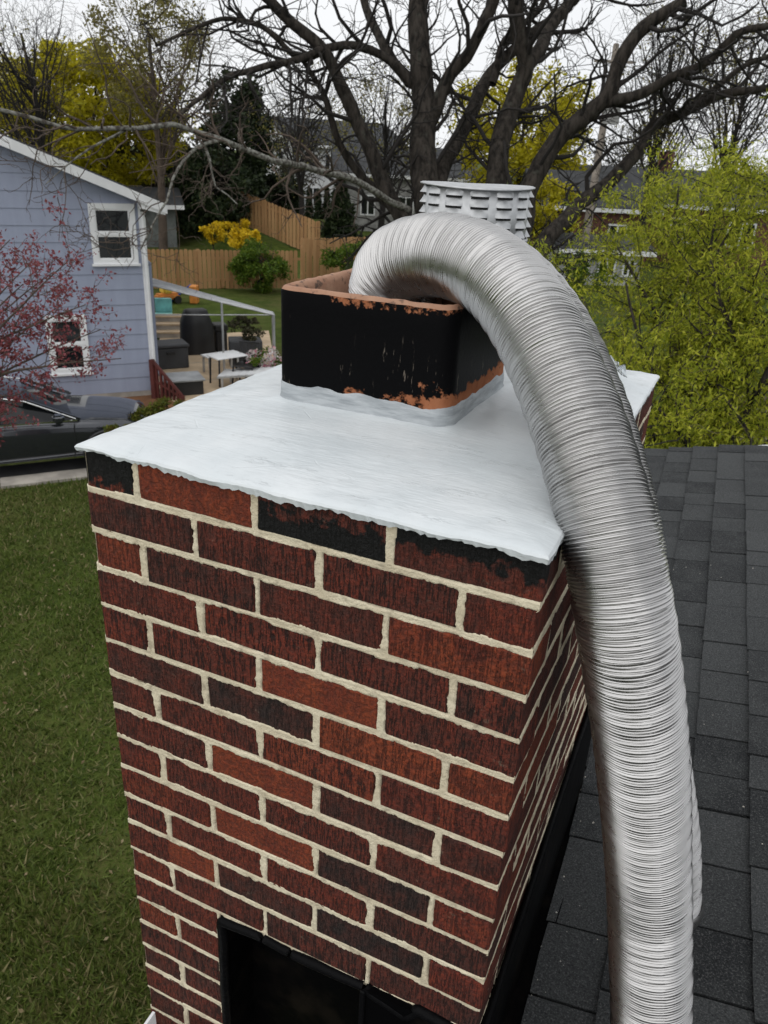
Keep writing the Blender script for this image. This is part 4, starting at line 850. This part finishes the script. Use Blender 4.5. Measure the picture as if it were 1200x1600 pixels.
for s_ in (-1, 1):
    MB().bar((1.05, s_*.80, .93), (.25, s_*.70, 1.30), .05, .05).build('pillar', M_CAR, car); MB().bar((-1.35, s_*.67, 1.29), (-2.0, s_*.66, .98), .12, .05).build('pillar', M_CAR, car)
    MB().bar((-.5, s_*.845, .95), (-.62, s_*.70, 1.37), .07, .03).build('door_pillar', M_BLACK, car)
    tubes('window_trim', [(np.array([(.98, s_*.815, .945), (.25, s_*.735, 1.285), (-.1, s_*.71, 1.36), (-.9, s_*.705, 1.37), (-1.35, s_*.69, 1.28), (-1.9, s_*.72, .99)]), np.full(6, .014), 6)], M_CHROME, car)
    MB().bar((1.6, s_*.905, .30), (-1.5, s_*.905, .30), .03, .035).build('sill_trim', M_CHROME, car)
    MB().bar((1.0, s_*.895, .945), (-1.6, s_*.885, .975), .02, .02).build('belt_trim', M_CHROME, car)
    mr = MB().box((.62, s_*1.0-.10, .96), (.80, s_*1.0+.10, 1.10)).build('mirror', M_CAR, car, bevel=.04, seg=3); MB().bar((.72, s_*.85, .97), (.72, s_*.95, 1.0), .06, .04).build('mirror_arm', M_BLACK, mr)
    MB().bar((.9, s_*.918, .3), (.95, s_*.912, .90), .008, .012).build('door_gap', M_BLACK, car); MB().bar((-.45, s_*.925, .3), (-.45, s_*.918, .92), .008, .012).build('door_gap', M_BLACK, car)
    MB().bar((-.2, s_*.93, .80), (-.38, s_*.93, .80), .02, .03).build('door_handle', M_CHROME, car)
    MB().box((2.02, s_*.62-.17, .60), (2.29, s_*.62+.17, .72)).build('headlight', M_GLASS, car, bevel=.05, seg=2)
    for x in (1.42, -1.45):
        wh = bpy.data.objects.new('wheel', None); COL.objects.link(wh); wh.parent = car; wh.location = (x, s_*.82, .335)
        P_ = [[(r_*math.cos(a), y_, r_*math.sin(a)) for a in np.arange(32)*2*math.pi/32] for r_, y_ in ((.22, -.11), (.31, -.115), (.335, -.09), (.335, .09), (.31, .115), (.22, .11))]
        link('tyre', gridmesh('tyre', np.array(P_), True, True), M_TYRE, wh)
        rm_ = MB().rod((0, s_*.05, 0), (0, s_*.085, 0), .06, 12)
        for q in range(10): a = q*math.pi/5; rm_.bar((.05*math.cos(a), s_*.08, .05*math.sin(a)), (.225*math.cos(a), s_*.095, .225*math.sin(a)), .035, .03, (0, 1, 0))
        rm_.rod((0, -.02*s_, 0), (0, s_*.03, 0), .225, 24).build('rim', M_RIM, wh)
        P_ = [[(x+r_*math.cos(a), s_*y_, .335+r_*math.sin(a)) for a in np.linspace(-.1, math.pi+.1, 20)] for r_, y_ in ((.39, .70), (.39, .93), (.36, .935), (.345, .7))]
        link('wheel_arch', gridmesh('wheel_arch', np.array(P_)), M_BLACK, car)
MB().box((2.2, -.5, .42), (2.37, .5, .62)).build('grille', M_BLACK, car, bevel=.03)

# ================================================================== FENCES
def fence(label, P0, P1, h, bw=.14, gap=.022, drop=0., name='board_fence'):
    P0 = Vector(P0); P1 = Vector(P1); d = (P1-P0); L = d.length; d.normalize(); F_ = empty(name, P0, label, 'fence', None, math.atan2(d.y, d.x)); n_ = int(L/(bw+gap)); me = None
    b_ = MB(); b_.prism([(0, 0, .04), (bw, 0, .04), (bw, 0, h-.04), (bw-.03, 0, h), (.03, 0, h), (0, 0, h-.04)], (0, .02, 0)); me = bpy.data.meshes.new('board'); me.from_pydata(b_.v, [], b_.f); me.materials.append(M_CEDAR)
    rr = random.Random(int(L*100))
    for i in range(n_): link('board', me, M_CEDAR, F_, (i*(bw+gap), -.02-(.03 if i % 2 else 0), rr.uniform(-.015, .015)-drop*i/n_))
    for zz in (.3, h-.35): MB().prism([(0, .002, zz), (L, .002, zz-drop), (L, .002, zz+.09-drop), (0, .002, zz+.09)], (0, .038, 0)).build('rail', M_CEDAR, F_)
    for i in range(int(L/2.4)+1): MB().box((i*2.4, .042, -drop*i*2.4/L), (i*2.4+.1, .14, h-drop*i*2.4/L)).build('post', M_CEDAR, F_)
fence('tall cedar board fence across the back of the lawn', G(205, 452), G(470, 452), 1.42)
fence('cedar board fence to the right of the round green bush', G(472, 441), G(630, 432), 1.7)
p0 = at(375, 375, 44); p0[2] = GZ; p1 = at(496, 395, 39); p1[2] = GZ
bk_ = np.array(p1)-np.array(p0); bL = np.linalg.norm(bk_); bk_ /= bL; bn = np.array((bk_[1], -bk_[0], 0)); p0[2] += 1.0
q0 = np.array((p0[0], p0[1], GZ))-bk_*2
bank_ = MB(); bank_.add([q0+bn*4, q0-bn*6, q0+(0, 0, 1.15)+bn*.6, q0+(0, 0, 1.15)-bn*3, q0+bk_*(bL+2)+bn*2, q0+bk_*(bL+2)-bn*4], [(0, 4, 2), (2, 4, 5, 3), (3, 5, 1), (0, 2, 3, 1), (0, 1, 5, 4)])
bank_.build('bank', M_LAWN, kind='structure')
fence('far cedar fence sloping down behind the forsythias', p0, p1, 1.72, drop=1.0)
p0 = at(258, 380, 44); p0[2] = GZ; p1 = at(304, 380, 44); p1[2] = GZ
fence('short piece of reddish cedar fence next to the grey shed', p0, p1, 1.75)

# ================================================================== SHED, FAR HOUSES
def gable_house(name, label, ctr, ax_, Lx, Ly, He, rise, wall, roofm, wins=(), hip=False, cat='house', chim_=None):
    """ridge along local x; local -y faces us; wins: (x0,x1,z0,z1) on the facing wall"""
    T = empty(name, (ctr[0], ctr[1], GZ), label, cat, None, ax_)
    w_ = MB(); w_.prism([(-Lx/2, -Ly/2, 0), (-Lx/2, Ly/2, 0), (-Lx/2, Ly/2, He), (-Lx/2, 0, He+rise), (-Lx/2, -Ly/2, He)], (Lx, 0, 0)); w_.build('wall', wall, T)
    r_ = MB(); o_2 = .4; k_ = rise/(Ly/2)
    for s_ in (-1, 1): r_.prism([(-Lx/2-o_2, s_*(Ly/2+o_2), He-k_*o_2+.03), (-Lx/2-o_2, 0, He+rise+.03), (-Lx/2-o_2, 0, He+rise+.2), (-Lx/2-o_2, s_*(Ly/2+o_2), He-k_*o_2+.18)], (Lx+2*o_2, 0, 0))
    ro = r_.build('roof', roofm, T)
    MB().box((-Lx/2-o_2, -Ly/2-o_2-.06, He-k_*o_2-.06), (Lx/2+o_2, -Ly/2-o_2-.003, He-k_*o_2+.14)).build('gutter', M_WHITE, ro)
    if chim_: MB().box((chim_-.4, -.4, He+rise*.5), (chim_+.4, .4, He+rise+1.1)).build('chimney', M_BRICKF, ro, bevel=.03)
    for (x0, x1, z0_, z1_) in wins:
        f_ = MB(); t_ = .09
        for a, b, c, d_ in ((x0, x1, z1_-t_, z1_), (x0, x1, z0_, z0_+t_), (x0, x0+t_, z0_+t_, z1_-t_), (x1-t_, x1, z0_+t_, z1_-t_), ((x0+x1)/2-.04, (x0+x1)/2+.04, z0_+t_, z1_-t_)): f_.box((a, -Ly/2-.06, c), (b, -Ly/2-.003, d_))
        wo = f_.build('window', M_WHITE, T); MB().box((x0+t_, -Ly/2-.03, z0_+t_), (x1-t_, -Ly/2-.004, z1_-t_)).build('pane', M_GLASS, wo)
    return T
def face(P): v = np.array(P)-CAM; return math.atan2(v[1], v[0])-math.pi/2
sc_ = at(232, 370, 41); gable_house('garden_shed', 'small grey garden shed with white windows beyond the blue house corner', sc_, face(sc_)+.1, 2.6, 2.2, 2.1, .5, M_SHED, M_ROOFD, [(-1.1, -.2, .5, 1.7)], cat='shed')
q = at(512, 280, 66); gable_house('white_house', 'two storey white house above the cypress hedge', q, face(q)+.5, 10, 8, 5.2, 1.7, M_WHHOUSE, M_ROOFD, [(-4, -3, 3.4, 4.6), (-2.5, -1.5, 3.4, 4.6), (0, 1, 3.4, 4.6), (2.5, 3.5, 3.4, 4.6), (-4, -3, .8, 2.2), (-1, .2, .8, 2.2), (2.2, 3.4, .8, 2.2)])
q = at(625, 310, 56); gable_house('grey_house', 'grey sided house half hidden behind the big tree stems', q, face(q)+.1, 9, 7, 3.6, 1.5, M_GRHOUSE, M_ROOFD, [(-3, -2, 1, 2.3), (-.5, .6, 1, 2.3), (2, 3, 1, 2.3)])
q = at(1035, 330, 47); gable_house('brick_house', 'long low brick house with grey roof and chimney seen through the willowy tree', q, face(q)-.12, 15, 8, 3.1, 1.5, M_BRICKF, M_ROOFD, [(-6, -4.6, 1.1, 2.4), (-3, -1.6, 1.1, 2.4), (1, 2.6, 1.1, 2.4), (4, 5.4, 1.1, 2.4)], chim_=-.3)
q = at(905, 372, 44); gable_house('brick_house', 'small brick house with a dark roof behind the utility pole', q, face(q)+.2, 6, 6, 2.9, 1.4, M_BRICKF, M_ROOFD, [(-2, -1, 1, 2.1), (.8, 1.8, 1, 2.1)])
q = at(925, 415, 36); gable_house('white_garage', 'low white garage with windows behind the foliage left of the willowy tree', q, face(q)+.35, 3.6, 2.6, 1.5, .35, simple('dull_white_siding', (.33, .335, .34), .8), M_ROOFD, [(-1.4, -.6, .4, 1.2), (-.2, .6, .4, 1.2), (.9, 1.5, .4, 1.2)], cat='garage')

# ================================================================== UTILITY POLE AND WIRES
pb_ = G(903, 446); pl = empty('utility_pole', pb_, 'weathered wooden utility pole with a grey transformer right of the bare tree', 'utility pole'); pt = at(963, 70, np.dot(pb_-CAM, FWD)); dp_ = np.dot(pb_-CAM, FWD)
pv = Vector(pt-pb_); MB().rod((0, 0, 0), pv, .20, 12, .13).build('pole', M_POLE, pl)
tr_ = Vector(at(956, 176, dp_-.3)-pb_); MB().rod(tr_+Vector((0, 0, -.45)), tr_+Vector((0, 0, .45)), .36, 14).build('transformer', M_GRHOUSE, pl); MB().bar(tr_, pv*((tr_.z)/pv.z), .06).build('bracket', M_GREY, pl)
MB().bar(pv*.93-Vector((.8, .3, 0)), pv*.93+Vector((.8, .3, 0)), .09, .11).build('crossarm', M_POLE, pl)
for i, (zf, dz_) in enumerate(((.93, 0), (.60, .1), (.56, 0))):
    p = Vector(pb_)+pv*zf
    for sg, end in ((1, at(1330, 330-260*(zf > .9)+20*i, 24)), (-1, at(560, 285-200*(zf > .9)+14*i, 60))):
        e_ = Vector(end); pts = [p.lerp(e_, t_)-Vector((0, 0, 4*t_*(1-t_)*.7)) for t_ in np.linspace(0, 1, 14)]
        tubes('wire', [(np.array([tuple(v-Vector(pb_)) for v in pts]), np.full(14, .016), 4)], M_BLACK, pl)

# ================================================================== PATIO THINGS
PZ = GZ+.03
def onp(px, py): p = G(px, py, PZ); return Vector(p)
fz = face(onp(300, 570))
t = empty('deck_box', onp(264, 572), 'dark grey resin storage box on the patio against the blue house', 'storage box', None, fz+.25)
MB().box((-.42, -.3, 0), (.42, .3, .50)).build('box', M_CHAR, t, bevel=.02); MB().box((-.45, -.33, .503), (.45, .33, .58)).build('lid', M_CHAR, t, bevel=.02); MB().box((-.1, -.335, .36), (.1, -.303, .42)).build('handle', M_BLACK, t, bevel=.008)
t = empty('covered_grill', onp(309, 550), 'barbecue grill under a black cover on the patio', 'grill', None, fz+.2)
gp = [[(sx*.38*k1, -.28*k2, zz), (0, -.31*k2, zz), (-sx*0+.38*k1, -.28*k2, zz), (.40*k1, 0, zz), (.38*k1, .28*k2, zz), (0, .3*k2, zz), (-.38*k1, .28*k2, zz), (-.4*k1, 0, zz)] for sx in (-1,) for k1, k2, zz in ((1.05, 1.05, .0), (1, 1, .4), (.96, .95, .75), (.78, .9, .95), (.7, .6, 1.08), (.5, .2, 1.12), (.02, .02, 1.12))]
link('cover', gridmesh('cover', np.array(gp), True, True), M_BLACK, t); MB().box((.42, -.22, .55), (.78, .22, .72)).box((.45, -.2, 0), (.75, .2, .55)).build('side_shelf_cover', M_BLACK, t, bevel=.03)
st = empty('patio_steps', onp(270, 528), 'pale wooden steps at the back edge of the patio', 'steps', None, fz)
for i in range(3): MB().box((-.5, i*.3, i*.16+.12), (.5, i*.3+.34, i*.16+.16)).build('tread', M_PATIO, st); MB().box((-.48, i*.3+.03, i*.16), (.48, i*.3+.06, i*.16+.118)).build('riser', M_CONC, st)
t = empty('folding_table', onp(357, 598), 'small folding table with white top and black legs on the patio', 'table', None, fz+.5)
t.scale = (.78, .78, .85); MB().box((-.5, -.3, .72), (.5, .3, .76)).build('table_top', M_WHITE, t, bevel=.012)
for sx in (-1, 1):
    for sy in (-1, 1): MB().bar((sx*.42, sy*.24, .72), (sx*.45, sy*.26, 0), .04).build('leg', M_BLACK, t)
t = empty('picnic_bench', onp(346, 580), 'low white slatted bench behind the folding table', 'bench', None, fz+.5)
for i in range(3): MB().box((-.45, -.15+i*.11, .40), (.45, -.06+i*.11, .43)).build('slat', M_WHITE, t)
for sx in (-1, 1): MB().bar((sx*.38, -.12, .40), (sx*.38, -.14, 0), .04).build('leg', M_STEEL, t); MB().bar((sx*.38, .14, .40), (sx*.38, .16, 0), .04).build('leg', M_STEEL, t)
t = empty('patio_chair', onp(385, 600), 'black metal chair next to the folding table', 'chair', None, fz-.4)
MB().box((-.24, -.24, .43), (.24, .24, .46)).build('seat', M_BLACK, t, bevel=.01)
bk = MB()
for x in np.linspace(-.22, .22, 6): bk.bar((x, .24, .46), (x, .29, .9), .02)
bk.bar((-.24, .29, .9), (.24, .29, .9), .035).build('backrest', M_BLACK, t)
for sx in (-1, 1):
    for sy in (-1, 1): MB().bar((sx*.22, sy*.22, .43), (sx*.24, sy*.25, 0), .03).build('leg', M_BLACK, t)
t = empty('planter', onp(384, 568), 'grey square planter with a brown shrub at the patio edge', 'planter', None, fz)
MB().box((-.4, -.3, 0), (.4, .3, .62)).build('box', M_CHAR, t, bevel=.02)
add_leaves('plant', crown_pts(np.array(t.location)+(0, 0, .85), (.42, .32, .32), 900, 12, rng), .09, M_L_BROWN, t)
t.children[-1].rotation_euler = (0, 0, -fz)
t = empty('lounge_chair', onp(395, 606), 'grey slatted lounger at the near edge of the patio', 'lounger', None, fz-.35)
for i in range(9): MB().box((-.7+i*.16, -.3, .28+.02*i), (-.56+i*.16, .3, .31+.02*i)).build('slat', M_WHHOUSE, t)
for s_ in (-1, 1): MB().bar((-.72, s_*.31, .26), (.74, s_*.31, .44), .04).build('side_rail', M_STEEL, t); MB().bar((-.6, s_*.31, .27), (-.6, s_*.31, 0), .04).build('leg', M_STEEL, t); MB().bar((.6, s_*.31, .42), (.6, s_*.31, 0), .04).build('leg', M_STEEL, t)
t = empty('low_bin', onp(285, 612), 'low grey topped storage bin by the red railing', 'storage box', None, fz+.2)
MB().box((-.4, -.32, 0), (.4, .32, .30)).build('box', M_BLACK, t, bevel=.01); MB().box((-.44, -.36, .302), (.44, .36, .35)).build('lid', M_GREY, t, bevel=.01)
t = empty('red_railing', onp(240, 628), 'dark red wooden stair railing beside the blue house corner', 'railing'); q0 = Vector((0, 0, 0)); q1 = onp(284, 632)-onp(240, 628); upv = Vector((0, 0, 1)); a_, b_ = Vector(at(237, 562, 16.3))-onp(240, 628), Vector(at(284, 618, 16.6))-onp(240, 628)
a0, b0_ = Vector((a_.x, a_.y, 0)), Vector((b_.x, b_.y, 0))
MB().bar(a_, b_, .07, .05).build('hand_rail', M_REDW, t); MB().bar(a_*.5+a0*.5, b_*.5+b0_*.5, .05, .04).build('middle_rail', M_REDW, t)
for i in range(8): f = i/7; MB().bar(a0.lerp(b0_, f), a_.lerp(b_, f), .045 if i % 7 else .09).build('baluster', M_REDW, t)
t = empty('flower_pot', onp(415, 598), 'pot of white and pink flowers at the patio edge by the flue', 'flower pot'); MB().rod((0, 0, 0), (0, 0, .35), .2, 14, .26).build('pot', M_CHAR, t)
add_leaves('flowers', crown_pts(np.array(t.location)+(0, 0, .55), (.5, .4, .28), 700, 14, rng), .07, M_L_PINK, t, kind='stuff'); add_leaves('foliage', crown_pts(np.array(t.location)+(0, 0, .45), (.45, .4, .28), 500, 10, rng), .08, M_L_MID, t)
M_TOY = {c: simple('toy_'+c, v, .5) for c, v in dict(orange=(.6, .22, .04), blue=(.03, .08, .35), teal=(.2, .5, .48), yellow=(.6, .42, .05)).items()}
t = empty('toy_car', Vector(G(262, 474)), 'orange and yellow plastic ride-on toy lying on the back lawn', 'toy', None, 1.2); MB().box((-.4, -.2, .14), (.4, .2, .34)).build('body', M_TOY['orange'], t, bevel=.06, seg=2); MB().box((-.2, -.18, .342), (.15, .18, .6)).build('seat', M_TOY['yellow'], t, bevel=.05, seg=2)
for x in (-.28, .28):
    for y_ in (-.2, .2): MB().rod((x, y_-.04, .13), (x, y_+.04, .13), .13, 12).build('wheel', M_BLACK, t)
t = empty('toy_slide', Vector(G(287, 473)), 'blue plastic toddler slide on the back lawn', 'toy', None, .4); MB().prism([(-.5, -.15, 0), (-.4, -.15, 0), (.25, -.15, .55), (.25, -.15, .62)], (0, .3, 0)).build('chute', M_TOY['blue'], t, bevel=.015); MB().box((.25, -.18, 0), (.5, .18, .6)).build('ladder', M_TOY['orange'], t, bevel=.03)
t = empty('toy_chair', Vector(G(256, 506)), 'small teal plastic lawn chair behind the patio steps', 'chair', None, .6); MB().box((-.25, -.25, .25), (.25, .25, .30)).build('seat', M_TOY['teal'], t, bevel=.015); MB().box((-.25, .22, .302), (.25, .28, .72)).build('backrest', M_TOY['teal'], t, bevel=.02)
for sx in (-1, 1):
    for sy in (-1, 1): MB().bar((sx*.2, sy*.2, .25), (sx*.24, sy*.24, 0), .05).build('leg', M_TOY['teal'], t)
# log pile seen through the foliage at the right
for i in range(4):
    p = Vector(at(1150, 640, 15.5)); p.z = GZ+.14+i*.25
    o = MB().rod((-1.3+i*.12, 0, 0), (1.3+.15*i, .1, 0), .13, 10, .12).build('log', M_TWIGB if i % 2 else M_POLE, None, p+Vector((0, .05*i, 0)))
    tag(o, ('bottom', 'second', 'third', 'topmost')[i]+' log of the stack seen through the willowy tree', 'log', 'logs stacked beyond the roof')
